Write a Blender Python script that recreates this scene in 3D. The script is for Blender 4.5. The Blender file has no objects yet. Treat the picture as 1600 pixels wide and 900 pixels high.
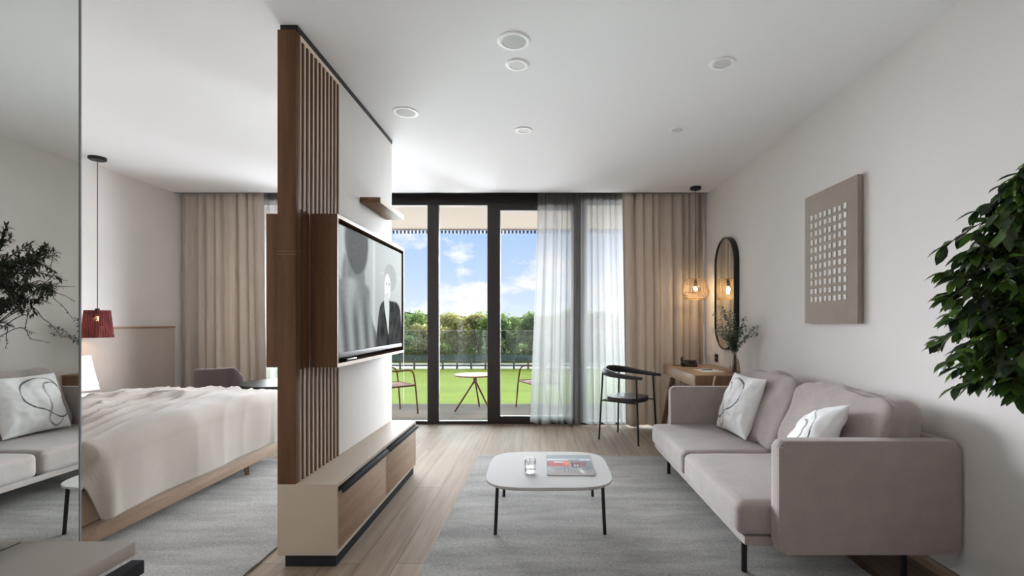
import bpy, bmesh, math, random
from mathutils import Vector, Matrix, noise
sc = bpy.context.scene
COL = sc.collection
PI = math.pi
R = math.radians

# ------------------------------------------------------------------ camera
FPX = 770.0
cam_d = bpy.data.cameras.new('camera'); cam = bpy.data.objects.new('camera', cam_d); COL.objects.link(cam)
cam.location = (0, 0, 1.28); cam.rotation_euler = (R(90), 0, 0)
cam_d.sensor_width = 36; cam_d.lens = FPX / 1600 * 36
cam_d.shift_x = -44 / 1600; cam_d.shift_y = 52 / 1600
cam_d.clip_start = 0.05; cam_d.clip_end = 2000
sc.camera = cam

# ------------------------------------------------------------------ exposure
vs = sc.view_settings
vs.view_transform = 'Standard'; vs.look = 'None'; vs.gamma = 1; vs.use_curve_mapping = False
vs.exposure = 1.36
cy = sc.cycles
cy.max_bounces = 14; cy.diffuse_bounces = 9; cy.transparent_max_bounces = 24; cy.transmission_bounces = 8
cy.glossy_bounces = 5
cy.use_denoising = True
cy.sample_clamp_indirect = 6
cy.caustics_reflective = False; cy.caustics_refractive = False

# ------------------------------------------------------------------ sky
SKY_STRENGTH = 0.43
w = bpy.data.worlds.new('sky'); sc.world = w; w.use_nodes = True
nt = w.node_tree; nt.nodes.clear()
def N(nt, t, **kw):
    n = nt.nodes.new(t)
    for k, v in kw.items(): setattr(n, k, v)
    return n
out = N(nt, 'ShaderNodeOutputWorld'); bg = N(nt, 'ShaderNodeBackground'); bg.inputs[1].default_value = SKY_STRENGTH
tc = N(nt, 'ShaderNodeTexCoord'); sep = N(nt, 'ShaderNodeSeparateXYZ')
nt.links.new(tc.outputs['Generated'], sep.inputs[0])
gr = N(nt, 'ShaderNodeValToRGB')
gr.color_ramp.elements[0].position = 0.0; gr.color_ramp.elements[0].color = (0.74, 0.83, 0.94, 1)
gr.color_ramp.elements[1].position = 0.6; gr.color_ramp.elements[1].color = (0.22, 0.40, 0.85, 1)
e = gr.color_ramp.elements.new(0.07); e.color = (0.58, 0.73, 0.94, 1)
e = gr.color_ramp.elements.new(0.20); e.color = (0.38, 0.58, 0.90, 1)
nt.links.new(sep.outputs['Z'], gr.inputs[0])
mp = N(nt, 'ShaderNodeMapping'); mp.inputs['Scale'].default_value = (1, 1, 2.3); mp.inputs['Location'].default_value = (0.31, 0.1, 0.02)
nt.links.new(tc.outputs['Generated'], mp.inputs[0])
nz = N(nt, 'ShaderNodeTexNoise'); nz.inputs['Scale'].default_value = 7.5; nz.inputs['Detail'].default_value = 9; nz.inputs['Roughness'].default_value = 0.56
nt.links.new(mp.outputs[0], nz.inputs[0])
hz = N(nt, 'ShaderNodeMapRange'); hz.inputs['From Min'].default_value = 0.0; hz.inputs['From Max'].default_value = 0.11
hz.inputs['To Min'].default_value = 0.10; hz.inputs['To Max'].default_value = -0.035
nt.links.new(sep.outputs['Z'], hz.inputs['Value'])
ad = N(nt, 'ShaderNodeMath', operation='ADD'); nt.links.new(nz.outputs['Fac'], ad.inputs[0]); nt.links.new(hz.outputs[0], ad.inputs[1])
cr = N(nt, 'ShaderNodeValToRGB'); cr.color_ramp.elements[0].position = 0.50; cr.color_ramp.elements[1].position = 0.60
cr.color_ramp.elements[0].color = (0, 0, 0, 1); cr.color_ramp.elements[1].color = (1, 1, 1, 1)
nt.links.new(ad.outputs[0], cr.inputs[0])
mx = N(nt, 'ShaderNodeMix', data_type='RGBA'); nt.links.new(cr.outputs[0], mx.inputs[0]); nt.links.new(gr.outputs[0], mx.inputs[6])
mx.inputs[7].default_value = (0.93, 0.95, 0.98, 1)
nt.links.new(mx.outputs[2], bg.inputs[0]); nt.links.new(bg.outputs[0], out.inputs[0])

# ------------------------------------------------------------------ lights
def sun(name, strength, angle, elev, azim, color=(1, 1, 1)):
    # azim: degrees from +Y (straight out of the window) towards +X, where the light comes from
    d = bpy.data.lights.new(name, 'SUN'); d.energy = strength; d.angle = R(angle); d.color = color
    o = bpy.data.objects.new(name, d); COL.objects.link(o)
    v = Vector((math.sin(R(azim)) * math.cos(R(elev)), math.cos(R(azim)) * math.cos(R(elev)), math.sin(R(elev))))
    o.rotation_euler = v.to_track_quat('Z', 'Y').to_euler(); o.location = (0, 20, 20)
sun('sun', 1.5, 0.6, 57, 48, (1, 0.95, 0.86))
sun('window_fill_sun', 13.5, 56, 3, 37, (0.93, 0.97, 1.03))
sun('window_fill_sun', 10.5, 58, 3, -22, (0.93, 0.97, 1.03))     # both wide sun lamps are added to brighten the room, imitating sky glare
sun('upward_fill_sun', 1.05, 54, -31, 4, (1.0, 1.0, 0.98))   # upward sun lamp added to brighten the ceiling, imitating ground bounce
def area(name, loc, rot, sx, sy, power, color):
    d = bpy.data.lights.new(name, 'AREA'); d.shape = 'RECTANGLE'; d.size = sx; d.size_y = sy; d.energy = power; d.color = color
    o = bpy.data.objects.new(name, d); COL.objects.link(o); o.location = loc; o.rotation_euler = rot
area('rear_fill_lamp', (0.4, -1.48, 1.0), (R(112), 0, 0), 2.5, 1.6, 5, (1, 0.98, 0.96))  # fill lamp added behind the camera, no known daylight source there

# ------------------------------------------------------------------ materials
def base(name):
    m = bpy.data.materials.new(name); m.use_nodes = True
    nt = m.node_tree; b = nt.nodes['Principled BSDF']
    return m, nt, b
def srgb(r, g, b):
    f = lambda c: ((c / 255 + 0.055) / 1.055) ** 2.4 if c > 10 else c / 255 / 12.92
    return (f(r), f(g), f(b), 1)
def coords(nt, scale=(1, 1, 1), kind='Object', rot=(0, 0, 0)):
    t = N(nt, 'ShaderNodeTexCoord'); m = N(nt, 'ShaderNodeMapping'); m.inputs['Scale'].default_value = scale; m.inputs['Rotation'].default_value = rot
    nt.links.new(t.outputs[kind], m.inputs[0]); return m.outputs[0]
def noise_tex(nt, vec, scale, detail=4, rough=0.5):
    n = N(nt, 'ShaderNodeTexNoise'); n.inputs['Scale'].default_value = scale; n.inputs['Detail'].default_value = detail
    n.inputs['Roughness'].default_value = rough
    nt.links.new(vec, n.inputs[0]); return n.outputs['Fac']
def ramp(nt, fac, stops):
    r = N(nt, 'ShaderNodeValToRGB'); els = r.color_ramp.elements
    els[0].position, els[0].color = stops[0]; els[1].position, els[1].color = stops[-1]
    for p, c in stops[1:-1]:
        e = els.new(p); e.color = c
    nt.links.new(fac, r.inputs[0]); return r.outputs[0]
def bump(nt, b, fac, strength, dist=0.01):
    n = N(nt, 'ShaderNodeBump'); n.inputs['Strength'].default_value = strength; n.inputs['Distance'].default_value = dist
    nt.links.new(fac, n.inputs['Height']); nt.links.new(n.outputs[0], b.inputs['Normal'])
def mul(c, f): return (min(1, c[0] * f), min(1, c[1] * f), min(1, c[2] * f), 1)

def plain(name, c, rough=0.5, metal=0.0, spec=0.5, vary=0.06, scale=12, bmp=0.0, coat=0):
    m, nt, b = base(name)
    v = coords(nt); f = noise_tex(nt, v, scale, 5)
    nt.links.new(ramp(nt, f, [(0.3, mul(c, 1 - vary)), (0.7, mul(c, 1 + vary))]), b.inputs['Base Color'])
    b.inputs['Roughness'].default_value = rough; b.inputs['Metallic'].default_value = metal
    b.inputs['Specular IOR Level'].default_value = spec; b.inputs['Coat Weight'].default_value = coat
    if bmp: bump(nt, b, noise_tex(nt, v, scale * 12, 3), bmp, 0.002)
    return m
def fabric(name, c, weave=420, vary=0.10, bmp=0.35, sheen=0.25, dirn=(1, 1, 1), mott=9):
    m, nt, b = base(name)
    v = coords(nt); f1 = noise_tex(nt, coords(nt, dirn), weave, 2, 0.6); f2 = noise_tex(nt, v, mott, 4)
    a = N(nt, 'ShaderNodeMath', operation='MULTIPLY_ADD'); a.inputs[1].default_value = 0.35
    nt.links.new(f2, a.inputs[0])
    k = N(nt, 'ShaderNodeMath', operation='MULTIPLY'); k.inputs[1].default_value = 0.65; nt.links.new(f1, k.inputs[0]); nt.links.new(k.outputs[0], a.inputs[2])
    nt.links.new(ramp(nt, a.outputs[0], [(0.32, mul(c, 1 - vary)), (0.68, mul(c, 1 + vary))]), b.inputs['Base Color'])
    b.inputs['Roughness'].default_value = 0.9; b.inputs['Specular IOR Level'].default_value = 0.2
    b.inputs['Sheen Weight'].default_value = sheen
    bump(nt, b, f1, bmp, 0.0015)
    return m
def wood(name, dark, light, axis='Z', scale=1.0, rough=0.42, spec=0.4):
    m, nt, b = base(name)
    s = {'X': (0.6, 9, 9), 'Y': (9, 0.6, 9), 'Z': (9, 9, 0.6)}[axis]
    s = tuple(q * scale for q in s)
    v = coords(nt, s); f = noise_tex(nt, v, 2.2, 8, 0.62)
    v2 = coords(nt, tuple(q * 4 for q in s)); f2 = noise_tex(nt, v2, 9, 3, 0.7)
    a = N(nt, 'ShaderNodeMath', operation='MULTIPLY_ADD'); a.inputs[1].default_value = 0.35; nt.links.new(f2, a.inputs[0])
    k = N(nt, 'ShaderNodeMath', operation='MULTIPLY'); k.inputs[1].default_value = 0.65; nt.links.new(f, k.inputs[0]); nt.links.new(k.outputs[0], a.inputs[2])
    nt.links.new(ramp(nt, a.outputs[0], [(0.34, dark), (0.66, light)]), b.inputs['Base Color'])
    b.inputs['Roughness'].default_value = rough; b.inputs['Specular IOR Level'].default_value = spec
    bump(nt, b, a.outputs[0], 0.12, 0.002)
    return m

M = {}
M['plaster'] = plain('plaster', srgb(230, 226, 223), 0.85, spec=0.2, vary=0.018, scale=2.2, bmp=0.05)
M['ceiling'] = plain('ceiling_paint', srgb(243, 243, 244), 0.9, spec=0.1, vary=0.008, scale=1.5)
M['white'] = plain('white_lacquer', srgb(228, 226, 223), 0.6, spec=0.1, vary=0.01)
M['fitting'] = plain('fitting_white', srgb(252, 252, 252), 0.5, spec=0.3, vary=0.003)
M['lens'] = plain('frosted_lens', srgb(214, 214, 212), 0.6, vary=0.02)
M['console'] = plain('console_laminate', srgb(160, 149, 140), 0.45, spec=0.35, vary=0.015)
M['greige'] = plain('greige_laminate', srgb(180, 166, 151), 0.6, spec=0.1, vary=0.015)
M['frame'] = plain('dark_bronze_frame', srgb(44, 38, 38), 0.4, metal=0.2, vary=0.05)
M['black'] = plain('black_metal', srgb(30, 29, 30), 0.42, metal=0.3, vary=0.08, scale=30)
M['blackrail'] = plain('charcoal_rail', srgb(46, 46, 49), 0.75, spec=0.04, vary=0.05)
M['leather'] = plain('black_leather', srgb(44, 44, 47), 0.42, spec=0.5, vary=0.1, scale=40, bmp=0.25)
M['walnut'] = wood('smoked_walnut', srgb(80, 56, 42), srgb(112, 82, 62), 'Z', 1.0, 0.55, 0.12)
M['walnutY'] = wood('smoked_walnut_lengthways', srgb(98, 70, 52), srgb(140, 106, 82), 'Y', 1.0, 0.55, 0.15)
M['edge'] = wood('pale_wood_edge', srgb(232, 218, 203), srgb(242, 230, 216), 'Y')
M['oak'] = wood('oak_desk', srgb(150, 120, 94), srgb(176, 146, 120), 'Y')
M['oakleg'] = wood('oak_leg', srgb(120, 88, 66), srgb(146, 112, 88), 'Z')
M['oakdrawer'] = wood('brushed_oak_drawer', srgb(138, 112, 92), srgb(166, 140, 118), 'Y', 1.0, 0.55, 0.15)
M['bedoak'] = wood('bed_oak', srgb(112, 92, 76), srgb(144, 122, 104), 'Y', 1.0, 0.55, 0.15)
M['bedhead'] = fabric('headboard_linen', srgb(190, 179, 170), 300, 0.06)
M['bedbase'] = fabric('tan_bed_base', srgb(170, 146, 124), 300, 0.05)
M['sofa'] = fabric('sofa_weave', srgb(166, 155, 151), 240, 0.14, dirn=(1, 0.35, 1))
M['piping'] = fabric('sofa_piping', srgb(200, 190, 184), 380, 0.05)
M['curtain'] = fabric('taupe_curtain', srgb(196, 185, 174), 500, 0.06, sheen=0.15)
def translucent(m, k):
    nt = m.node_tree; b = nt.nodes['Principled BSDF']; t = N(nt, 'ShaderNodeBsdfTranslucent'); x = N(nt, 'ShaderNodeMixShader'); x.inputs[0].default_value = k
    nt.links.new(b.inputs['Base Color'].links[0].from_socket, t.inputs[0]); nt.links.new(b.outputs[0], x.inputs[1]); nt.links.new(t.outputs[0], x.inputs[2])
    nt.links.new(x.outputs[0], nt.nodes['Material Output'].inputs[0])
translucent(M['curtain'], 0.16)
M['throw'] = fabric('bed_throw', srgb(152, 142, 133), 160, 0.05, sheen=0.2, mott=14)
M['linen'] = fabric('white_linen', srgb(238, 238, 242), 600, 0.015, 0.12)
M['armchair'] = fabric('mauve_boucle', srgb(92, 80, 79), 250, 0.12)
M['paper'] = plain('paper', srgb(240, 239, 238), 0.7, vary=0.01)
M['stone'] = plain('terrazzo_white', srgb(192, 191, 190), 0.7, spec=0.03, vary=0.025, scale=140)
M['stoneedge'] = plain('tabletop_edge', srgb(176, 172, 168), 0.45, vary=0.03, scale=90)
M['chrome'] = plain('steel', srgb(200, 198, 194), 0.25, metal=1.0, vary=0.02)
M['copper'] = plain('copper_paint', srgb(118, 76, 52), 0.7, spec=0.1, vary=0.05)
M['coppertop'] = plain('copper_tabletop', srgb(136, 92, 68), 0.7, spec=0.1, vary=0.03)
M['canvas'] = fabric('raw_canvas', srgb(164, 152, 140), 260, 0.11, 0.5)
M['canvasside'] = fabric('canvas_side', srgb(140, 126, 112), 260, 0.10, 0.5)
M['tile'] = plain('chalk_tile', srgb(232, 230, 226), 0.8, vary=0.04, scale=60)
M['bark'] = plain('bark', srgb(92, 76, 62), 0.9, vary=0.25, scale=40, bmp=0.5)
M['darkbark'] = plain('dark_bark', srgb(58, 46, 42), 0.9, vary=0.25, scale=40)
M['soil'] = plain('soil', srgb(58, 46, 38), 0.95, vary=0.3, scale=60)
M['pot'] = plain('grey_ceramic', srgb(150, 146, 140), 0.5, vary=0.05)
M['clay'] = plain('stoneware', srgb(92, 88, 84), 0.6, vary=0.1, scale=20, bmp=0.2)
M['gasket'] = plain('glazing_bead', srgb(150, 152, 156), 0.5, vary=0.02)
M['soffit'] = plain('soffit_render', srgb(160, 146, 128), 0.8, vary=0.02, scale=3)
M['trimwhite'] = plain('drip_trim_white', srgb(200, 206, 216), 0.6, vary=0.02)
M['trimblue'] = plain('drip_trim_blue', srgb(92, 110, 142), 0.6, vary=0.02)
M['speaker'] = plain('speaker_grille', srgb(196, 196, 194), 0.7, vary=0.04, scale=300, bmp=0.3)
M['brass'] = plain('brass', srgb(196, 164, 110), 0.3, metal=0.9, vary=0.03)
M['teal'] = plain('windbreak_mesh', srgb(88, 112, 98), 0.8, vary=0.12, scale=2)
M['fence'] = plain('weathered_fence', srgb(110, 102, 92), 0.85, vary=0.15, scale=2)
M['path'] = plain('pale_gravel', srgb(186, 180, 168), 0.9, vary=0.06, scale=1.5)
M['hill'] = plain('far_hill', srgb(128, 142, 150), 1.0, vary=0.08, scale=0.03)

def mat_floor():
    m, nt, b = base('oak_floor')
    rot = (0, 0, R(90))
    t = N(nt, 'ShaderNodeTexCoord'); mp = N(nt, 'ShaderNodeMapping'); mp.inputs['Rotation'].default_value = rot
    nt.links.new(t.outputs['Object'], mp.inputs[0])
    br = N(nt, 'ShaderNodeTexBrick'); br.inputs['Scale'].default_value = 1.0
    br.inputs['Brick Width'].default_value = 1.9; br.inputs['Row Height'].default_value = 0.19
    br.inputs['Mortar Size'].default_value = 0.0016; br.inputs['Mortar Smooth'].default_value = 0.3; br.inputs['Bias'].default_value = 0
    br.offset = 0.37
    br.inputs['Color1'].default_value = (0.25, 0.25, 0.25, 1); br.inputs['Color2'].default_value = (0.75, 0.75, 0.75, 1); br.inputs['Mortar'].default_value = (0.0, 0, 0, 1)
    nt.links.new(mp.outputs[0], br.inputs[0])
    g = noise_tex(nt, coords(nt, (14, 0.7, 1)), 1.6, 9, 0.62)
    g2 = noise_tex(nt, coords(nt, (1, 0.4, 1)), 2.4, 3)
    s = N(nt, 'ShaderNodeMath', operation='MULTIPLY'); s.inputs[1].default_value = 0.55; nt.links.new(g, s.inputs[0])
    s2 = N(nt, 'ShaderNodeMath', operation='MULTIPLY_ADD'); s2.inputs[1].default_value = 0.22; nt.links.new(br.outputs['Color'], s2.inputs[0]); nt.links.new(s.outputs[0], s2.inputs[2])
    s3 = N(nt, 'ShaderNodeMath', operation='MULTIPLY_ADD'); s3.inputs[1].default_value = 0.25; nt.links.new(g2, s3.inputs[0]); nt.links.new(s2.outputs[0], s3.inputs[2])
    c = ramp(nt, s3.outputs[0], [(0.28, srgb(114, 95, 80)), (0.5, srgb(146, 129, 114)), (0.72, srgb(168, 153, 138))])
    vo = N(nt, 'ShaderNodeTexVoronoi'); vo.inputs['Scale'].default_value = 1.9; nt.links.new(coords(nt, (1.6, 0.8, 1)), vo.inputs[0])
    kn = ramp(nt, vo.outputs['Distance'], [(0.02, (0.35, 0.35, 0.35, 1)), (0.06, (1, 1, 1, 1))])
    mm = N(nt, 'ShaderNodeMix', data_type='RGBA', blend_type='MULTIPLY'); mm.inputs[0].default_value = 0.55
    nt.links.new(c, mm.inputs[6]); nt.links.new(kn, mm.inputs[7])
    m2 = N(nt, 'ShaderNodeMix', data_type='RGBA'); nt.links.new(br.outputs['Fac'], m2.inputs[0]); nt.links.new(mm.outputs[2], m2.inputs[6]); m2.inputs[7].default_value = srgb(96, 76, 60)
    nt.links.new(m2.outputs[2], b.inputs['Base Color'])
    b.inputs['Roughness'].default_value = 0.68; b.inputs['Specular IOR Level'].default_value = 0.04
    bump(nt, b, s3.outputs[0], 0.15, 0.004)
    return m
M['floor'] = mat_floor()
def mat_deck():
    m, nt, b = base('deck_boards')
    t = coords(nt); br = N(nt, 'ShaderNodeTexBrick'); br.inputs['Scale'].default_value = 1
    br.inputs['Brick Width'].default_value = 2.4; br.inputs['Row Height'].default_value = 0.14; br.inputs['Mortar Size'].default_value = 0.004
    br.inputs['Color1'].default_value = srgb(88, 77, 68); br.inputs['Color2'].default_value = srgb(98, 87, 78); br.inputs['Mortar'].default_value = srgb(40, 34, 30)
    nt.links.new(t, br.inputs[0]); nt.links.new(br.outputs['Color'], b.inputs['Base Color']); b.inputs['Roughness'].default_value = 0.9; b.inputs['Specular IOR Level'].default_value = 0.03
    return m
M['deck'] = mat_deck()
def mat_rug():
    m, nt, b = base('heathered_rug')
    f1 = noise_tex(nt, coords(nt, (1, 2.6, 1)), 70, 4, 0.8); f2 = noise_tex(nt, coords(nt, (0.5, 2.2, 1)), 3.0, 4, 0.6)
    a = N(nt, 'ShaderNodeMath', operation='MULTIPLY_ADD'); a.inputs[1].default_value = 0.35; nt.links.new(f2, a.inputs[0])
    k = N(nt, 'ShaderNodeMath', operation='MULTIPLY'); k.inputs[1].default_value = 0.65; nt.links.new(f1, k.inputs[0]); nt.links.new(k.outputs[0], a.inputs[2])
    nt.links.new(ramp(nt, a.outputs[0], [(0.36, srgb(112, 109, 107)), (0.5, srgb(155, 151, 147)), (0.64, srgb(194, 189, 183))]), b.inputs['Base Color'])
    b.inputs['Roughness'].default_value = 0.95; b.inputs['Specular IOR Level'].default_value = 0.1; b.inputs['Sheen Weight'].default_value = 0.2
    bump(nt, b, a.outputs[0], 0.9, 0.012)
    return m
M['rug'] = mat_rug()
def mat_lawn():
    m, nt, b = base('mown_lawn')
    f = noise_tex(nt, coords(nt, (0.12, 1, 1)), 0.5, 5, 0.6); f2 = noise_tex(nt, coords(nt), 2.0, 6, 0.7)
    a = N(nt, 'ShaderNodeMath', operation='MULTIPLY_ADD'); a.inputs[1].default_value = 0.4; nt.links.new(f2, a.inputs[0])
    k = N(nt, 'ShaderNodeMath', operation='MULTIPLY'); k.inputs[1].default_value = 0.6; nt.links.new(f, k.inputs[0]); nt.links.new(k.outputs[0], a.inputs[2])
    nt.links.new(ramp(nt, a.outputs[0], [(0.35, srgb(90, 104, 14)), (0.65, srgb(108, 120, 24))]), b.inputs['Base Color'])
    b.inputs['Roughness'].default_value = 0.95; b.inputs['Specular IOR Level'].default_value = 0.05
    return m
M['lawn'] = mat_lawn()
def leafmat(name, dark, light, rough=0.35, trans=0.25, spec=0.5):
    m, nt, b = base(name)
    at = N(nt, 'ShaderNodeAttribute'); at.attribute_name = 'tone'
    c = ramp(nt, at.outputs['Fac'], [(0.0, dark), (1.0, light)])
    nt.links.new(c, b.inputs['Base Color']); b.inputs['Roughness'].default_value = rough; b.inputs['Specular IOR Level'].default_value = spec
    o = nt.nodes['Material Output']; tr = N(nt, 'ShaderNodeBsdfTranslucent'); nt.links.new(c, tr.inputs[0])
    mxs = N(nt, 'ShaderNodeMixShader'); mxs.inputs[0].default_value = trans
    nt.links.new(b.outputs[0], mxs.inputs[1]); nt.links.new(tr.outputs[0], mxs.inputs[2]); nt.links.new(mxs.outputs[0], o.inputs[0])
    return m
M['ficus'] = leafmat('ficus_leaf', srgb(30, 48, 30), srgb(96, 134, 52), 0.3)
M['eucalyptus'] = leafmat('eucalyptus_leaf', srgb(84, 102, 96), srgb(136, 156, 144), 0.6)
M['needle'] = leafmat('needle_leaf', srgb(42, 50, 38), srgb(84, 92, 66), 0.6)
M['treegreen'] = leafmat('green_tree_leaf', srgb(84, 108, 58), srgb(140, 160, 88), 0.7, 0.35, 0.1)
M['treeolive'] = leafmat('olive_tree_leaf', srgb(134, 134, 80), srgb(190, 184, 124), 0.7, 0.35, 0.1)
M['treedark'] = leafmat('dark_tree_leaf', srgb(66, 92, 56), srgb(118, 140, 80), 0.7, 0.35, 0.1)
def mat_glass(name, refl=1.0, tint=(1, 1, 1, 1), ior=1.45):
    m = bpy.data.materials.new(name); m.use_nodes = True; nt = m.node_tree; nt.nodes.clear()
    o = N(nt, 'ShaderNodeOutputMaterial'); t = N(nt, 'ShaderNodeBsdfTransparent'); t.inputs[0].default_value = tint
    g = N(nt, 'ShaderNodeBsdfGlossy'); g.inputs['Roughness'].default_value = 0.0
    lw = N(nt, 'ShaderNodeFresnel'); lw.inputs[0].default_value = ior
    k = N(nt, 'ShaderNodeMath', operation='MULTIPLY'); k.inputs[1].default_value = refl; nt.links.new(lw.outputs[0], k.inputs[0])
    x = N(nt, 'ShaderNodeMixShader'); nt.links.new(k.outputs[0], x.inputs[0]); nt.links.new(t.outputs[0], x.inputs[1]); nt.links.new(g.outputs[0], x.inputs[2])
    nt.links.new(x.outputs[0], o.inputs[0]); return m
M['glass'] = mat_glass('window_glass', 0.8)
M['balglass'] = mat_glass('balustrade_glass', 1.0, (0.90, 0.95, 0.93, 1))
M['vaseglass'] = mat_glass('clear_glass', 0.55, (0.97, 0.98, 0.975, 1), 1.3)
M['amberglass'] = mat_glass('smoky_glass', 0.7, (0.88, 0.85, 0.80, 1), 1.3)
def mat_sheer():
    m = bpy.data.materials.new('sheer_voile'); m.use_nodes = True; nt = m.node_tree; nt.nodes.clear()
    o = N(nt, 'ShaderNodeOutputMaterial'); t = N(nt, 'ShaderNodeBsdfTransparent'); d = N(nt, 'ShaderNodeBsdfDiffuse'); tl = N(nt, 'ShaderNodeBsdfTranslucent')
    f = noise_tex(nt, coords(nt), 600, 2); c = ramp(nt, f, [(0.3, srgb(136, 136, 135)), (0.7, srgb(152, 152, 150))])
    nt.links.new(c, d.inputs[0]); nt.links.new(c, tl.inputs[0])
    a = N(nt, 'ShaderNodeMixShader'); a.inputs[0].default_value = 0.42; nt.links.new(d.outputs[0], a.inputs[1]); nt.links.new(tl.outputs[0], a.inputs[2])
    # the weave looks denser where it is seen edge-on
    lw = N(nt, 'ShaderNodeLayerWeight'); lw.inputs[0].default_value = 0.35
    mr = N(nt, 'ShaderNodeMapRange'); mr.inputs['To Min'].default_value = 0.72; mr.inputs['To Max'].default_value = 0.97; nt.links.new(lw.outputs['Facing'], mr.inputs['Value'])
    b = N(nt, 'ShaderNodeMixShader'); nt.links.new(mr.outputs[0], b.inputs[0]); nt.links.new(t.outputs[0], b.inputs[1]); nt.links.new(a.outputs[0], b.inputs[2])
    nt.links.new(b.outputs[0], o.inputs[0]); return m
M['sheer'] = mat_sheer()
def mat_mirror():
    m, nt, b = base('mirror_silver'); b.inputs['Metallic'].default_value = 1; b.inputs['Roughness'].default_value = 0.0
    c = ramp(nt, noise_tex(nt, coords(nt), 0.7, 2), [(0.3, (0.90, 0.93, 0.90, 1)), (0.7, (0.92, 0.95, 0.92, 1))])
    nt.links.new(c, b.inputs['Base Color']); return m
M['mirror'] = mat_mirror()
def emis(name, c, s):
    m, nt, b = base(name); b.inputs['Base Color'].default_value = c; b.inputs['Emission Color'].default_value = c; b.inputs['Emission Strength'].default_value = s
    return m
M['bulb'] = emis('warm_bulb', (1, 0.72, 0.40, 1), 4)
def mat_attr(name, attr, rough, emit=0.0, spec=0.5, coat=0.0):
    m, nt, b = base(name); at = N(nt, 'ShaderNodeAttribute'); at.attribute_name = attr
    nt.links.new(at.outputs['Color'], b.inputs['Base Color'])
    if emit:
        nt.links.new(at.outputs['Color'], b.inputs['Emission Color']); b.inputs['Emission Strength'].default_value = emit
        b.inputs['Base Color'].default_value = (0.01, 0.01, 0.01, 1); nt.links.remove(b.inputs['Base Color'].links[0])
    b.inputs['Roughness'].default_value = rough; b.inputs['Specular IOR Level'].default_value = spec; b.inputs['Coat Weight'].default_value = coat
    return m
M['screen'] = mat_attr('tv_picture', 'pix', 0.5, 0.66, 0.0)
M['cover'] = mat_attr('magazine_cover', 'pix', 0.6, 0, 0.03, 0.0)
M['pillowprint'] = mat_attr('printed_cotton', 'pix', 0.9, 0, 0.2)
M['rope'] = fabric('natural_cord', srgb(176, 156, 130), 300, 0.08)
def mat_red():
    m, nt, b = base('oxblood_thread'); wv = N(nt, 'ShaderNodeTexNoise'); wv.inputs['Scale'].default_value = 120
    nt.links.new(coords(nt, (1, 1, 0.02)), wv.inputs[0])
    c = ramp(nt, wv.outputs['Fac'], [(0.35, srgb(74, 22, 24)), (0.65, srgb(128, 44, 42))]); nt.links.new(c, b.inputs['Base Color']); b.inputs['Roughness'].default_value = 0.8
    # gaps between the wound threads let the bulb shine through
    wv2 = N(nt, 'ShaderNodeTexNoise'); wv2.inputs['Scale'].default_value = 170; nt.links.new(coords(nt, (1, 1, 0.03)), wv2.inputs[0])
    gp = ramp(nt, wv2.outputs['Fac'], [(0.50, (0, 0, 0, 1)), (0.62, (0.75, 0.75, 0.75, 1))])
    tr = N(nt, 'ShaderNodeBsdfTransparent'); mxs = N(nt, 'ShaderNodeMixShader'); nt.links.new(gp, mxs.inputs[0]); nt.links.new(b.outputs[0], mxs.inputs[1]); nt.links.new(tr.outputs[0], mxs.inputs[2]); nt.links.new(mxs.outputs[0], nt.nodes['Material Output'].inputs[0])
    return m
M['red'] = mat_red()

# ------------------------------------------------------------------ geometry helpers
def finish(name, bm, mat, parent=None, smooth=40, normals=True):
    if normals: bmesh.ops.recalc_face_normals(bm, faces=bm.faces)
    me = bpy.data.meshes.new(name); bm.to_mesh(me); bm.free()
    if mat is not None:
        for mm in (mat if isinstance(mat, (list, tuple)) else [mat]): me.materials.append(mm)
    o = bpy.data.objects.new(name, me); COL.objects.link(o)
    if smooth:
        me.shade_smooth(); me.set_sharp_from_angle(angle=R(smooth))
    if parent is not None: o.parent = parent
    return o
def tag(o, label, cat, group=None, kind=None):
    if label: o['label'] = label
    if cat: o['category'] = cat
    if group: o['group'] = group
    if kind: o['kind'] = kind
    return o
def thing(name, label, cat, loc=(0, 0, 0), rz=0, group=None):
    o = bpy.data.objects.new(name, None); o.empty_display_size = 0.1; COL.objects.link(o); o.location = loc; o.rotation_euler = (0, 0, rz)
    return tag(o, label, cat, group)
def struct(name, bm, mat, parent=None, label=None, smooth=40):
    o = finish(name, bm, mat, parent, smooth)
    if parent is None: o['kind'] = 'structure'
    if label: o['label'] = label
    return o
def box(bm, x0, x1, y0, y1, z0, z1, bev=0.0, seg=2, mi=0):
    r = bmesh.ops.create_cube(bm, size=1.0)
    vs_ = r['verts']
    for v in vs_:
        v.co = Vector((x0 + (v.co.x + .5) * (x1 - x0), y0 + (v.co.y + .5) * (y1 - y0), z0 + (v.co.z + .5) * (z1 - z0)))
    fs = set(f for v in vs_ for f in v.link_faces)
    if mi:
        for f in fs: f.material_index = mi
    if bev > 0:
        es = list(set(e for v in vs_ for e in v.link_edges))
        bmesh.ops.bevel(bm, geom=es, offset=bev, segments=seg, profile=0.5, affect='EDGES', clamp_overlap=True)
    return bm
def NB(): return bmesh.new()
def B(*a, **k): return box(NB(), *a, **k)
def cyl(bm, x, y, z0, z1, r0, r1=None, seg=24, caps=True, bev=0):
    r1 = r0 if r1 is None else r1
    return lathe(bm, [(0, z0), (r0, z0), (r1, z1), (0, z1)] if caps else [(r0, z0), (r1, z1)], seg, (x, y, 0))
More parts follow.
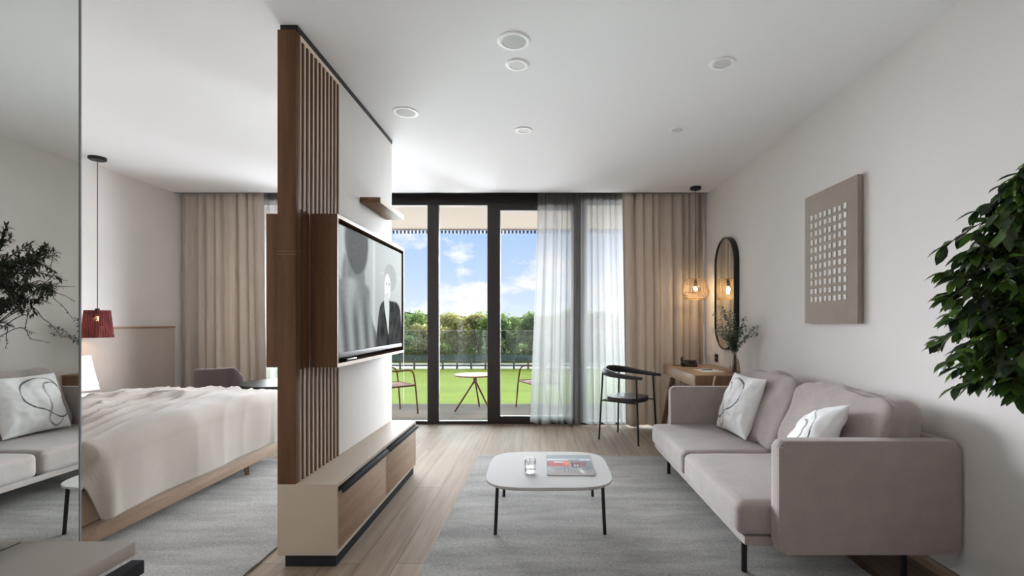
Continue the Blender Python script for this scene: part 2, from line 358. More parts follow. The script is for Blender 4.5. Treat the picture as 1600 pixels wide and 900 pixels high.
def lathe(bm, prof, seg=32, loc=(0, 0, 0), axis='Z'):
    rings = []
    L = Vector(loc)
    for (r, z) in prof:
        if r <= 1e-7:
            p = Vector((0, 0, z)); p = _ax(p, axis); rings.append([bm.verts.new(p + L)])
        else:
            rings.append([bm.verts.new(_ax(Vector((r * math.cos(2 * PI * i / seg), r * math.sin(2 * PI * i / seg), z)), axis) + L) for i in range(seg)])
    for a, b in zip(rings[:-1], rings[1:]):
        if len(a) == 1 and len(b) == 1: continue
        for i in range(seg):
            j = (i + 1) % seg
            if len(a) == 1: bm.faces.new((a[0], b[i], b[j]))
            elif len(b) == 1: bm.faces.new((a[i], a[j], b[0]))
            else: bm.faces.new((a[i], a[j], b[j], b[i]))
    return bm
def _ax(p, axis):
    if axis == 'X': return Vector((p.z, p.x, p.y))
    if axis == 'Y': return Vector((p.x, p.z, p.y))
    return p
def tube(bm, pts, r, seg=8, closed=False, caps=True, smoothpts=0):
    pts = [Vector(p) for p in pts]
    if smoothpts: pts = spline(pts, smoothpts, closed)
    n = len(pts); rad = r if callable(r) else (lambda t: r)
    rings = []; up = None
    for i, p in enumerate(pts):
        if closed: d = pts[(i + 1) % n] - pts[i - 1]
        else: d = pts[min(i + 1, n - 1)] - pts[max(i - 1, 0)]
        if d.length < 1e-9: d = Vector((0, 0, 1))
        d.normalize()
        if up is None:
            up = Vector((0, 0, 1)) if abs(d.z) < 0.9 else Vector((1, 0, 0))
        s = d.cross(up)
        if s.length < 1e-6: s = d.cross(Vector((1, 0.3, 0)))
        s.normalize(); up = s.cross(d).normalized()
        q = rad(i / max(1, n - 1))
        rings.append([bm.verts.new(p + (s * math.cos(2 * PI * k / seg) + up * math.sin(2 * PI * k / seg)) * q) for k in range(seg)])
    m = n if closed else n - 1
    for i in range(m):
        a, b = rings[i], rings[(i + 1) % n]
        for k in range(seg):
            l = (k + 1) % seg
            bm.faces.new((a[k], a[l], b[l], b[k]))
    if caps and not closed:
        bm.faces.new(rings[0][::-1]); bm.faces.new(rings[-1])
    return bm
def spline(pts, sub, closed=False):
    out_ = []; n = len(pts)
    rng = range(n if closed else n - 1)
    for i in rng:
        p0 = pts[(i - 1) % n] if (closed or i > 0) else pts[i]
        p1 = pts[i]; p2 = pts[(i + 1) % n]; p3 = pts[(i + 2) % n] if (closed or i + 2 < n) else p2
        for k in range(sub):
            t = k / sub
            out_.append(0.5 * ((2 * p1) + (p2 - p0) * t + (2 * p0 - 5 * p1 + 4 * p2 - p3) * t * t + (3 * p1 - p0 - 3 * p2 + p3) * t ** 3))
    if not closed: out_.append(pts[-1].copy())
    return out_
def prism(bm, outline, z0, z1, bev=0.0, seg=2):
    a = [bm.verts.new((x, y, z0)) for x, y in outline]; b = [bm.verts.new((x, y, z1)) for x, y in outline]
    n = len(outline); f0 = bm.faces.new(a[::-1]); f1 = bm.faces.new(b)
    for i in range(n): bm.faces.new((a[i], a[(i + 1) % n], b[(i + 1) % n], b[i]))
    if bev:
        bmesh.ops.bevel(bm, geom=list(f0.edges) + list(f1.edges), offset=bev, segments=seg, profile=0.5, affect='EDGES')
    return bm
def rrect(cx, cy, hx, hy, r, n=8, p=None):
    pts = []
    for (sx, sy, a0) in ((1, 1, 0), (-1, 1, 90), (-1, -1, 180), (1, -1, 270)):
        for i in range(n + 1):
            a = R(a0 + 90 * i / n); pts.append((cx + sx * (hx - r) + r * math.cos(a), cy + sy * (hy - r) + r * math.sin(a)))
    return pts
def softbox(bm, x0, x1, y0, y1, z0, z1, r=0.03, bulge=(0, 0, 0), n=14, wr=0.0, seed=0, ws=6):
    """an upholstered block: rounded edges, faces that bulge, small wrinkles"""
    c = Vector(((x0 + x1) / 2, (y0 + y1) / 2, (z0 + z1) / 2)); h = Vector(((x1 - x0) / 2, (y1 - y0) / 2, (z1 - z0) / 2))
    t = NB(); bmesh.ops.create_cube(t, size=2.0); bmesh.ops.subdivide_edges(t, edges=t.edges[:], cuts=n, use_grid_fill=True)
    vm = {}
    for v in t.verts:
        # spread the grid so that the rounded rim gets vertices
        p = Vector([math.copysign(abs(q) ** 0.75, q) for q in v.co])
        full = Vector((p.x * h.x, p.y * h.y, p.z * h.z))
        inner = Vector([max(-(h[i] - r), min(h[i] - r, full[i])) for i in range(3)])
        d = full - inner
        if d.length > 1e-9: q = inner + d.normalized() * r
        else: q = full
        # bulge
        fx, fy, fz = [1 - min(1, abs(inner[i]) / max(1e-6, h[i])) ** 2 for i in range(3)]
        q.x += math.copysign(1, q.x) * bulge[0] * fy * fz * (abs(p.x) > 0.5) * abs(p.x) ** 4
        q.y += math.copysign(1, q.y) * bulge[1] * fx * fz * (abs(p.y) > 0.5) * abs(p.y) ** 4
        q.z += math.copysign(1, q.z) * bulge[2] * fx * fy * (abs(p.z) > 0.5) * abs(p.z) ** 4
        if wr:
            nn = noise.noise((q + c) * ws + Vector((seed, seed * 1.7, 0))); q += d.normalized() * nn * wr if d.length > 1e-9 else Vector()
        vm[v] = bm.verts.new(c + q)
    for f in t.faces: bm.faces.new([vm[v] for v in f.verts])
    t.free(); return bm
def grid(bm, nu, nv, fn):
    """grid of (nu+1)x(nv+1) vertices placed by fn(u, v), u and v in 0..1"""
    V = [[bm.verts.new(fn(i / nu, j / nv)) for j in range(nv + 1)] for i in range(nu + 1)]
    for i in range(nu):
        for j in range(nv): bm.faces.new((V[i][j], V[i + 1][j], V[i + 1][j + 1], V[i][j + 1]))
    return V
def solid(o, t, off=0):
    m = o.modifiers.new('thickness', 'SOLIDIFY'); m.thickness = t; m.offset = off; return o
def xform(bm, mat): bmesh.ops.transform(bm, matrix=mat, verts=bm.verts); return bm
def set_pix(o, fn, name='pix'):
    me = o.data; a = me.color_attributes.new(name, 'FLOAT_COLOR', 'POINT')
    for i, v in enumerate(me.vertices):
        c = fn(v.co); a.data[i].color = (c[0], c[1], c[2], 1)
def leaves_mesh(name, items, mat, parent=None, fold=0.25, n=3, width=0.4):
    """items: (pos, direction, up, length, tone). Each leaf is a pointed blade folded on its midrib."""
    vs_, fs, tone = [], [], []
    for (p, d, u, L, t) in items:
        d = d.normalized(); s = d.cross(u)
        if s.length < 1e-4: s = d.cross(Vector((0.3, 0.9, 0.1)))
        s.normalize(); u = s.cross(d).normalized(); b0 = len(vs_)
        prof = [0.0, 0.75, 1.0, 0.72, 0.0] if n == 3 else [0.0, 1.0, 0.0]
        m = len(prof) - 1
        for i, q in enumerate(prof):
            a = i / m; c = p + d * (L * a) - u * (L * 0.22 * a * a); wd = q * L * width * 0.5
            if q == 0: vs_.append(c); tone.append(t)
            else:
                vs_.extend([c + s * wd + u * wd * fold, c, c - s * wd + u * wd * fold]); tone.extend([t] * 3)
        k = b0
        fs.append((k, k + 1, k + 2)); fs.append((k, k + 2, k + 3)); k += 1
        for i in range(m - 2):
            fs.append((k, k + 3, k + 4, k + 1)); fs.append((k + 1, k + 4, k + 5, k + 2)); k += 3
        fs.append((k, k + 3, k + 1)); fs.append((k + 1, k + 3, k + 2))
    me = bpy.data.meshes.new(name); me.from_pydata(vs_, [], fs); me.materials.append(mat)
    at = me.attributes.new('tone', 'FLOAT', 'POINT'); at.data.foreach_set('value', tone); me.shade_smooth()
    o = bpy.data.objects.new(name, me); COL.objects.link(o)
    if parent is not None: o.parent = parent
    return o
def copy_thing(root, loc, rz=None, label=None):
    r = root.copy(); COL.objects.link(r); r.location = loc
    if rz is not None: r.rotation_euler = (0, 0, rz)
    if label: r['label'] = label
    for ch in list(root.children):
        c = ch.copy(); COL.objects.link(c); c.parent = r
        for g in list(ch.children):
            d = g.copy(); COL.objects.link(d); d.parent = c
    return r
def at(px, py, Y):
    """world point at depth Y seen at a position measured on the photograph"""
    return Vector(((px - 844) / FPX * Y, Y, 1.28 - (py - 502) / FPX * Y))

# ================================================================== THE ROOM
XL, XR, Y0, YW, ZC = -4.38, 2.017, -1.6, 6.14, 2.82
YC = 5.90                         # front edge of the curtain slot in the ceiling
XM, YM = -1.224, 1.313            # face and far edge of the wall mirror
struct('floor', B(XL - .1, XR + .1, Y0 - .1, YW + .1, -.2, 0), M['floor'])
bm = NB(); box(bm, XL - .1, XR + .1, Y0 - .1, YC, ZC, 3.1); box(bm, XL - .1, XR + .1, YC, YW + .12, 3.0, 3.1); struct('ceiling', bm, M['ceiling'])
struct('trim_ceiling', B(XL, XR, YC - .006, YC + .004, ZC - .004, 3.0), M['black'])
struct('wall_right', B(XR, XR + .12, Y0 - .1, YW + .12, 0, 3.0), M['plaster'])
struct('wall_left', B(XL - .12, XL, Y0 - .1, YW + .12, 0, 3.0), M['plaster'])
bm = NB(); box(bm, XL, -.95, Y0 - .12, Y0, 0, 3.0); box(bm, 1.75, XR, Y0 - .12, Y0, 0, 3.0); box(bm, -.95, 1.75, Y0 - .12, Y0, 2.65, 3.0); box(bm, -.95, 1.75, Y0 - .3, Y0 - .2, 0, 2.65)
struct('wall_back', bm, M['plaster'])
struct('wall_bathroom', B(XL, XM - .022, Y0, YM, 0, ZC), M['plaster'])
struct('baseboard_right', B(XR - .014, XR, Y0, YC, 0, .06, .003), M['oak'])
struct('baseboard_left', B(XL, XL + .014, YM, YC, 0, .06, .003), M['oak'])

# glazed wall: fixed lights and one door leaf
def glazing(name, x0, x1, l, r, t, b, z1=3.0, handle=False, y0=6.14, y1=6.22, label=None):
    bm = NB()
    box(bm, x0, x0 + l, y0, y1, 0, z1); box(bm, x1 - r, x1, y0, y1, 0, z1)
    box(bm, x0 + l, x1 - r, y0, y1, t, z1); box(bm, x0 + l, x1 - r, y0, y1, 0, b)
    o = struct(name, bm, M['frame'], label=label)
    bm = NB(); q = .006; ym = y0 + .012
    box(bm, x0 + l, x0 + l + q, ym, ym + .03, b, t); box(bm, x1 - r - q, x1 - r, ym, ym + .03, b, t)
    box(bm, x0 + l, x1 - r, ym, ym + .03, b, b + q); box(bm, x0 + l, x1 - r, ym, ym + .03, t - q, t)
    finish('glazing_bead', bm, M['gasket'], o)
    bm = NB(); f = [bm.verts.new(p) for p in ((x0 + l, ym + .016, b), (x1 - r, ym + .016, b), (x1 - r, ym + .016, t), (x0 + l, ym + .016, t))]; bm.faces.new(f)
    g = finish('glass_pane', bm, M['glass'], o, smooth=0)
    return o
glazing('window_1', -4.38, -2.83, .34, .06, 2.731, .03, label='dark framed fixed window behind the bedroom curtain')  # left jamb widened to keep glare off the wall beside the curtain
glazing('window_2', -2.83, -1.335, .06, .067, 2.731, .03, label='dark framed fixed window beside the television partition')
glazing('window_3', -1.335, -.614, .067, .04, 2.731, .03, label='narrow fixed window in front of the round balcony table')
d1 = glazing('door_1', -.614, .50, .112, .11, 2.667, .092, z1=2.76, label='dark framed balcony door half covered by the white sheer')
struct('trim_1', B(-.614, .50, 6.14, 6.22, 2.762, 3.0), M['frame'])
bm = NB(); box(bm, .425, .445, 6.10, 6.14, 1.0, 1.03); box(bm, .425, .445, 6.085, 6.10, .90, 1.03, .004); finish('door_handle', bm, M['black'], d1)
glazing('window_4', .50, 2.017, .08, .28, 2.731, .03, label='dark framed fixed window behind the right sheer curtain')  # hidden right jamb widened to block the bright strip beside the curtain

# ------------------------------------------------------------------ balcony
struct('balcony_deck', B(-9, 7, 6.22, 7.96, -.25, -.05), M['deck'])
struct('balcony_soffit', B(-9, 7, 6.24, 7.93, 2.755, 3.1), M['soffit'])
struct('building_wall', B(-9, 7, 6.14, 6.24, 3.1, 4.2), M['soffit'])
bm = NB(); box(bm, -9, 7, 7.93, 7.95, 2.742, 3.1); x = -4.6
struct('trim_2', bm, M['trimwhite'])
bm = NB()
while x < 2.6:
    box(bm, x, x + .034, 7.95, 7.966, 2.695, 2.742); x += .060
struct('trim_3', bm, M['trimblue'])
bx0 = -5.2
for i in range(6):
    x0 = bx0 + i * 1.5
    o = finish('balustrade_panel', B(x0 + .006, x0 + 1.494, 7.88, 7.896, -.05, 1.13), M['balglass'], None, 0)
    lab = ['clear glass balustrade panel at the far left of the balcony', 'clear glass balustrade panel behind the partition', 'clear glass balustrade panel behind the left balcony chair', 'clear glass balustrade panel behind the round balcony table', 'clear glass balustrade panel behind the right balcony chair', 'clear glass balustrade panel behind the white sheer curtain'][i]
    tag(o, lab, 'glass railing', 'glass balustrade panels')
    finish('edge_strip', B(x0 + .006, x0 + .014, 7.878, 7.898, -.05, 1.13), M['gasket'], o, 0)
    finish('top_edge', B(x0 + .014, x0 + 1.494, 7.878, 7.898, 1.127, 1.134), M['gasket'], o, 0)

def balcony_chair(name, label, c, ang):
    t = thing(name, label, 'chair', (c[0], c[1], -.05), ang, 'copper balcony chairs')
    # local: the chair faces +x, width along y
    for s in (-1, 1):
        bm = NB(); y = s * .27
        tube(bm, [(.25, y * 1.03, 0), (.215, y, .41)], .0115, 8); finish('leg', bm, M['copper'], t)
        bm = NB(); tube(bm, [(-.27, y * .92, 0), (-.215, y, .41)], .0115, 8); finish('leg', bm, M['copper'], t)
        bm = NB(); tube(bm, [(.215, y, .41), (.19, y, .56), (.16, y, .615), (.10, y, .635), (-.10, y, .63), (-.24, y * .9, .66)], .0115, 8, smoothpts=5); finish('armrest', bm, M['copper'], t)
    bm = NB(); tube(bm, [(-.215, -.27, .41), (-.24, -.26, .60), (-.28, -.20, .72), (-.30, 0, .745), (-.28, .20, .72), (-.24, .26, .60), (-.215, .27, .41)], .0115, 8, smoothpts=6); finish('back_frame', bm, M['copper'], t)
    bm = NB(); tube(bm, [(.22, -.27, .41), (.22, .27, .41), (-.22, .27, .41), (-.22, -.27, .41)], .0115, 8, closed=True); finish('seat_frame', bm, M['copper'], t)
    bm = NB()
    for k in range(11):
        x = -.19 + k * .037; box(bm, x, x + .020, -.26, .26, .406, .416, .002, 1)
    finish('seat', bm, M['copper'], t)
    bm = NB()
    for k in range(7):
        y = -.165 + k * .055; tube(bm, [(-.225, y, .42), (-.285, y * .95, .735)], .007, 6)
    finish('backrest', bm, M['copper'], t)
    return t
balcony_chair('balcony_chair', 'copper metal armchair outside, left of the round balcony table', (-2.13, 7.13), R(42))
balcony_chair('balcony_chair', 'copper metal armchair outside, right of the table beside the sheer', (-.03, 7.50), R(205))
t = thing('balcony_table', 'round copper bistro table on splayed legs out on the balcony', 'table', (-.975, 7.38, -.05))
bm = NB(); lathe(bm, [(0, .515), (.29, .515), (.305, .52), (.305, .53), (.298, .536), (0, .536)], 48); finish('tabletop', bm, M['coppertop'], t)
bm = NB(); cyl(bm, 0, 0, .40, .515, .026, .026, 20); finish('hub', bm, M['copper'], t)
for a in (205, 325, 85, ):
    bm = NB(); a = R(a); tube(bm, [(.31 * math.cos(a), .31 * math.sin(a), 0), (.015 * math.cos(a), .015 * math.sin(a), .43)], .0125, 10); finish('leg', bm, M['copper'], t)

# ------------------------------------------------------------------ grounds
ZG = -3.5
struct('lawn', B(-140, 140, 26.5, 49.5, ZG - .3, ZG), M['lawn'])
struct('gravel_path', B(-140, 140, 49.5, 56, ZG - .3, ZG + .02), M['path'])
struct('meadow', B(-240, 240, 56, 420, ZG - .3, ZG + .01), M['lawn'])
bm = NB()
def hill(u, v):
    x = -260 + 520 * u; h = 9 + 7 * noise.noise(Vector((x * .012, 3.1, 0))) + 2.0 * noise.noise(Vector((x * .06, 1, 0)))
    return Vector((x, 395 + 22 * math.sin(v * PI), ZG + h * math.sin(v * PI * .5) ** .6))
grid(bm, 90, 8, hill); struct('far_hills', bm, M['hill'])
fe = thing('post_and_rail_fence', 'weathered timber post and rail fence along the gravel path', 'fence', (0, 49.2, ZG))
for k in range(22):
    x = -15.4 + k * 1.42; finish('post', B(x - .09, x + .09, -.08, .08, 0, 1.06, .02, 1), M['fence'], fe)
for z in (.38, .82):
    finish('rail', B(-15.6, 14.6, -.12, -.06, z - .07, z + .07, .01, 1), M['fence'], fe)
tag(finish('windbreak_screen', B(-40, 24, 57.9, 58.0, ZG + .02, ZG + .80), M['teal']), 'green mesh windbreak screen stretched behind the park fence', 'screen')
rs = random.Random(11)
hr = random.Random(31); hl = []
for k in range(10500):
    x = hr.uniform(-40, 24); h_ = 1.5 + .5 * noise.noise(Vector((x * .35, 2, 0))); hl.append((Vector((x, hr.uniform(-.8, .8), hr.uniform(.05, h_))), Vector((hr.gauss(0, 1), hr.gauss(0, 1), hr.gauss(0, 1))), Vector((hr.gauss(0, 1), -1, hr.gauss(0, 1))), hr.uniform(.25, .5), hr.random()))
hg = leaves_mesh('hedge', hl, M['treegreen'], None, n=2, width=.8); hg.location = (0, 66, ZG)
tag(hg, 'long low green hedge under the park trees', 'hedge')
def tree_mesh(name, mat, rx, rz, h0, seed, n=5200, lf=.30):
    rr = random.Random(seed); items = []; blobs = []
    for k in range(16):
        a = rr.uniform(0, 2 * PI); q = rr.uniform(0, .68); zz = rr.uniform(-.62, .72)
        blobs.append((Vector((math.cos(a) * q * rx, math.sin(a) * q * rx, h0 + rz + zz * rz)), rr.uniform(.32, .5) * rx))
    for k in range(n):
        c, r = blobs[k % 16]
        v = Vector((rr.gauss(0, 1), rr.gauss(0, 1), rr.gauss(0, 1))).normalized(); rad = r * rr.uniform(.55, 1.08)
        p = c + Vector((v.x, v.y, v.z * .8)) * rad
        d = Vector((rr.gauss(0, 1), rr.gauss(0, 1), rr.gauss(0, .6) - .3)); items.append((p, d, v, lf * rr.uniform(.7, 1.3), rr.random()))
    return items
def build_tree(kind, label, cat_, x, y, rx, rz, h0, seed):
    mat = M[{'green': 'treegreen', 'olive': 'treeolive', 'dark': 'treedark'}[kind]]
    t = thing({'green': 'broadleaf_tree', 'olive': 'olive_toned_tree', 'dark': 'dark_tree'}[kind], label, cat_, (x, y, ZG), rs.uniform(0, 6), 'park trees beyond the fence')
    leaves_mesh('crown', tree_mesh('crown', mat, rx, rz, h0, seed), mat, t, n=2, width=.8)
    bm = NB(); tube(bm, [(0, 0, 0), (.05, .02, h0), (.12, .1, h0 + rz)], lambda q: .16 * (1 - .6 * q), 8)
    for k in range(5):
        a = k * 1.3; tube(bm, [(.05, .02, h0 * .9), (math.cos(a) * rx * .3, math.sin(a) * rx * .3, h0 + rz * .7), (math.cos(a) * rx * .5, math.sin(a) * rx * .5, h0 + rz * 1.3)], lambda q: .08 * (1 - .7 * q), 6)
    finish('trunk', bm, M['bark'], t)
    return t
Pr = [  # kind, label, x, y, crown radius, crown half height, height of the crown base
    ('dark', 'dark green round tree at the left edge of the balcony view', -17.6, 62, 2.3, 2.3, 1.3),
    ('olive', 'low yellow green tree just left of the first window mullion', -14.0, 60, 1.7, 1.9, .9),
    ('olive', 'tall pale olive tree, tallest in the narrow window', -10.6, 62, 3.0, 2.8, .6),
    ('olive', 'thin grey olive tree right of the tallest one in the narrow window', -7.8, 63, 2.0, 2.6, .7),
    ('green', 'bright green tree half hidden by the wide door mullion', -5.9, 58.5, 1.8, 2.2, .9),
    ('dark', 'dark green tree at the left side of the glazed door', -4.3, 60, 1.9, 2.1, 1.2),
    ('dark', 'broad dark green tree beside the sheer curtain in the glazed door', -1.2, 60, 2.4, 2.4, 1.1),
    ('green', 'green tree seen faintly through the sheer, nearest the door glass', 3.0, 62, 2.6, 2.9, .9),
    ('dark', 'dark tree seen faintly through the middle of the sheer', 7.0, 61, 2.6, 2.9, .9),
    ('green', 'green tree seen faintly through the right part of the sheer', 11.2, 62, 2.6, 2.9, .9),
]
for i, (k, lab, x, y, rx, rz, h0) in enumerate(Pr): build_tree(k, lab, 'tree', x, y, rx, rz, h0, 40 + i)
bk = build_tree('green', 'bushy background tree in the farther row of the park', 'tree', -23, 74, 3.6, 2.9, .3, 91)
bk['group'] = 'far row of park trees'
bk['label'] = 'bushy far row tree hidden behind the partition side of the view'
for i, (x, lb) in enumerate(((-18.5, 'bushy far row tree behind the dark round tree at left'), (-14.2, 'bushy far row tree behind the low yellow green tree'), (-9.8, 'bushy far row tree behind the tall pale olive tree'), (-5.6, 'bushy far row tree behind the bright green tree at the mullion'),
        (-1.4, 'bushy far row tree behind the broad dark green tree'), (2.8, 'bushy far row tree seen through the sheer next to the door glass'), (7.0, 'bushy far row tree seen through the middle of the sheer'), (11.4, 'bushy far row tree seen through the right side of the sheer'))):
    copy_thing(bk, (x, 74 + (i % 3) * 3, ZG - .3 * (i % 2)), i * 1.1, lb)

# ================================================================== CURTAINS
def curtain(name, label, x0t, x1t, x0b, x1b, yc, z0, z1, folds, amp, seed, mat, grp, sub=12, nv=30, sharp=.5):
    rr = random.Random(seed); ph = [rr.uniform(0, 6.28) for _ in range(8)]
    def fn(u, v):
        z = z1 + (z0 - z1) * v
        uu = u + .022 * math.sin(2 * PI * u * 2.3 + ph[0]) + .012 * math.sin(2 * PI * u * 5.1 + ph[1])
        a = 2 * PI * folds * uu
        s = math.sin(a + .5 * math.sin(v * 1.7 + ph[2]) * (.4 + u))
        s = math.copysign(abs(s) ** sharp, s) * (.62 + .38 * math.sin(2 * PI * u * 3.7 + ph[3] + v * 1.2))
        s2 = .35 * math.sin(a * 2.03 + ph[4] + 1.5 * v) * (1 - .6 * v)
        k = amp * (.72 + .5 * v)
        flo = .012 * math.sin(a * .5 + ph[5]) * v ** 6
        x = (x0t + (x1t - x0t) * u) * (1 - v ** 1.3) + (x0b + (x1b - x0b) * u) * v ** 1.3
        x += .35 * amp * math.cos(a + ph[6] * .1)
        return Vector((x, yc + k * s + k * s2, z + flo + (.012 * abs(math.sin(a * .5)) if v > .999 else 0)))
    bm = NB(); grid(bm, int(folds * sub), nv, fn)
    o = finish(name, bm, mat, None, 180)
    tag(o, label, 'curtain', grp)
    return o
curtain('sheer_curtain', 'white sheer curtain hanging across the balcony door', -.03, 1.03, -.13, 1.13, 6.055, .012, 2.985, 12, .030, 3, M['sheer'], 'sheer curtains', 12)
o = curtain('taupe_curtain', 'taupe pleated curtain behind the desk and cord pendant', 1.0, 1.99, 1.05, 1.985, 5.985, .012, 2.985, 8.5, .047, 8, M['curtain'], 'taupe curtains'); solid(o, .003)
o = curtain('taupe_curtain', 'taupe pleated curtain in the bedroom corner behind the armchair', -4.362, -3.36, -4.362, -3.30, 5.985, .012, 2.985, 8, .047, 21, M['curtain'], 'taupe curtains'); solid(o, .003)
curtain('sheer_curtain', 'narrow white sheer between the bedroom curtain and partition', -3.40, -2.75, -3.40, -2.72, 6.055, .012, 2.985, 8, .028, 14, M['sheer'], 'sheer curtains')

# ================================================================== MIRROR WALL AND CONSOLE
t = thing('wall_mirror', 'floor to ceiling mirror panel at the left, reflecting the sofa', 'mirror', (XM, 0, 0))
finish('mirror_glass', B(-.018, 0, Y0 + .02 , YM - .004, .0, ZC - .002), M['mirror'], t, 0)
finish('edge_profile', B(-.020, .002, YM - .004, YM, 0, ZC - .002), M['gasket'], t, 0)
t = thing('console_cabinet', 'greige console cabinet with a black rail in the bottom left corner', 'cabinet', (-1.09, .3, 0))
def loc(o, t):   # geometry written in world coordinates, moved under its thing
    o.matrix_parent_inverse = Matrix.Identity(4); o.data.transform(Matrix.Translation(-t.location)); return o
def part(name, bm, mat, t, smooth=40): return loc(finish(name, bm, mat, t, smooth), t)
part('top', B(-1.221, -.957, -.6, 1.167, .727, .76, .003), M['console'], t)
part('body', B(-1.221, -.985, -.58, 1.155, .10, .722, .002), M['white'], t)
part('plinth', B(-1.221, -1.02, -.56, 1.13, 0, .10), M['blackrail'], t)
for (a, b) in ((-.57, .28), (.29, 1.145)):
    d = part('drawer', B(-.985, -.967, a, b, .12, .68, .002), M['console'], t)
    d2 = finish('drawer_rail', B(-.967, -.936, a - .003, b + .022, .684, .716, .003), M['blackrail'], None); d2.data.transform(Matrix.Translation(-t.location)); d2.parent = d
t = thing('branch_vase', 'stoneware vase holding dark needle branches at the left edge', 'vase', (-1.115, .76, .76))
bm = NB(); lathe(bm, [(0, 0), (.055, 0), (.075, .03), (.085, .10), (.07, .19), (.035, .26), (.028, .30), (.034, .32), (.026, .318), (.022, .29), (.05, .19), (.06, .10), (.05, .02), (0, .015)], 36); finish('vase_body', bm, M['clay'], t)
rr = random.Random(5); items = []; bst = NB(); org = Vector((-1.115, .76, .76))
tips = [(18, 372, 1.03), (48, 380, 1.05), (70, 392, .99), (84, 400, 1.04), (62, 425, 1.0), (88, 446, 1.06), (40, 440, .97), (72, 470, 1.03), (22, 470, 1.0), (10, 400, .99), (-20, 380, .95), (-30, 440, 1.0), (30, 405, 1.06)]
def twig(pts, r0, dens, ll, spread, tone=(0, 1), zone=.25):
    P = spline([Vector(p) - org for p in pts], 8)
    tube(bst, P, lambda q: r0 * (1 - .75 * q), 5)
    n = len(P)
    for i in range(n - 1):
        if i / n < zone: continue
        d = (P[i + 1] - P[i]); L = d.length; d.normalize()
        for k in range(max(1, int(L * dens))):
            p = P[i].lerp(P[i + 1], rr.random()); v = Vector((rr.gauss(0, 1), rr.gauss(0, 1), rr.gauss(0, 1))).normalized()
            items.append((p, d * .7 + v * spread, Vector((0, 0, 1)), ll * rr.uniform(.6, 1.2), rr.uniform(*tone)))
for (px, py, Y) in tips:
    e_ = at(px, py, Y); m_ = Vector((-1.12 + rr.uniform(-.02, .03), .86 + rr.uniform(-.02, .04), 1.20 + rr.uniform(0, .06)))
    twig([(-1.115, .76, .95), m_, m_.lerp(e_, .55) + Vector((0, 0, .03)), e_], .0022, 1100, .015, .7)
    for k in range(8):
        s_ = m_.lerp(e_, rr.uniform(.35, .9)); q = s_ + Vector((rr.uniform(-.03, .06), rr.uniform(-.03, .03), rr.uniform(-.03, .05)))
        twig([s_, s_.lerp(q, .5) + Vector((0, 0, .006)), q], .0010, 1200, .015, .7, zone=0)
for (a, b, c, Y) in (((30, 455), (80, 448), (116, 448), 1.03), ((30, 470), (85, 458), (116, 470), 1.04), ((40, 455), (88, 470), (114, 498), 1.05), ((20, 490), (70, 500), (98, 528), 1.05), ((10, 520), (50, 530), (78, 535), 1.02), ((20, 500), (40, 515), (54, 520), 1.0), ((62, 450), (78, 420), (83, 396), 1.03), ((-10, 510), (10, 530), (8, 545), 1.0)):
    twig([(-1.115, .78, 1.07), at(*a, Y - .03), at(*b, Y), at(*c, Y + .01)], .0012, 90, .006, .6, (.0, .5), .35)
o = finish('stems', bst, M['darkbark'], t)
leaves_mesh('foliage', items, M['needle'], t, n=2, width=.28)

# ================================================================== TELEVISION PARTITION
PX0, PX1, PY0, PY1, PZ = -1.360, -1.265, 2.55, 4.20, .4365
t = thing('slatted_partition', 'freestanding walnut slatted partition with white panel dividing the rooms', 'room divider', (-1.31, 3.3, PZ))
ztop = 2.79
part('end_post', B(PX0, PX1, PY0, 2.60, PZ, ztop, .0015), M['walnut'], t)
part('white_panel', B(PX0, PX1, 3.10, PY1, PZ, ztop, .001), M['white'], t)
part('backing_panel', B(PX0, PX1 - .008, 2.60, 3.10, PZ, ztop), M['edge'], t)
part('slot_backing', B(PX1 - .008, PX1 - .006, 2.60, 2.713, 1.026, 1.875), M['walnut'], t)
part('top_rail', B(PX0 + .01, PX1 + .004, PY0 + .01, PY1, ztop, ZC), M['black'], t)
part('slat_end_cap', B(PX1 - .008, PX1, 2.60, 3.10, ztop - .025, ztop), M['edge'], t)
sl = None
for k in range(10):
    y = 2.628 + k * .0505
    if 2.713 < y + .012:
        segs = [(PZ, 1.026), (1.875, ztop - .025)]
    else: segs = [(PZ, ztop - .025)]
    bm = NB()
    for (a, b) in segs: box(bm, PX1 - .008, PX1, y, y + .0155, a, b, .0006, 1)
    part('slat', bm, M['walnut'], t)
bm = NB(); box(bm, PX0 - .002, PX1 + .002, PY0 - .002, 2.602, 1.625, 1.629); box(bm, PX0 - .002, PX1 + .002, PY0 - .002, 2.602, 1.641, 1.645); part('joint_strip', bm, M['walnutY'], t)
# media box through the partition
bm = NB(); bx0_, bx1_, by0, by1, bz0, bz1, th = -1.508, -1.117, 2.713, 4.04, 1.026, 1.872, .020
box(bm, PX1, bx1_, by0, by1, bz0, bz0 + th); box(bm, PX1, bx1_, by0, by1, bz1 - th, bz1)
box(bm, PX1, bx1_, by0, by0 + th, bz0 + th, bz1 - th); box(bm, PX1, bx1_, by1 - th, by1, bz0 + th, bz1 - th)
mb = part('media_box', bm, M['walnut'], t)
def under(name, bm, mat, par, t, sm=40):
    o = finish(name, bm, mat, None, sm); o.data.transform(Matrix.Translation(-t.location)); o.parent = par; return o
bm = NB(); q = .0015
box(bm, bx1_ - .001, bx1_ + q, by0, by1, bz0, bz0 + th); box(bm, bx1_ - .001, bx1_ + q, by0, by1, bz1 - th, bz1); box(bm, bx1_ - .001, bx1_ + q, by0, by0 + .009, bz0 + th, bz1 - th); box(bm, bx1_ - .001, bx1_ + q, by1 - .012, by1, bz0 + th, bz1 - th)
under('front_edge', bm, M['edge'], mb, t)
part('bedroom_box', B(bx0_, PX0, by0, by1, bz0, bz1, .001), M['walnut'], t)

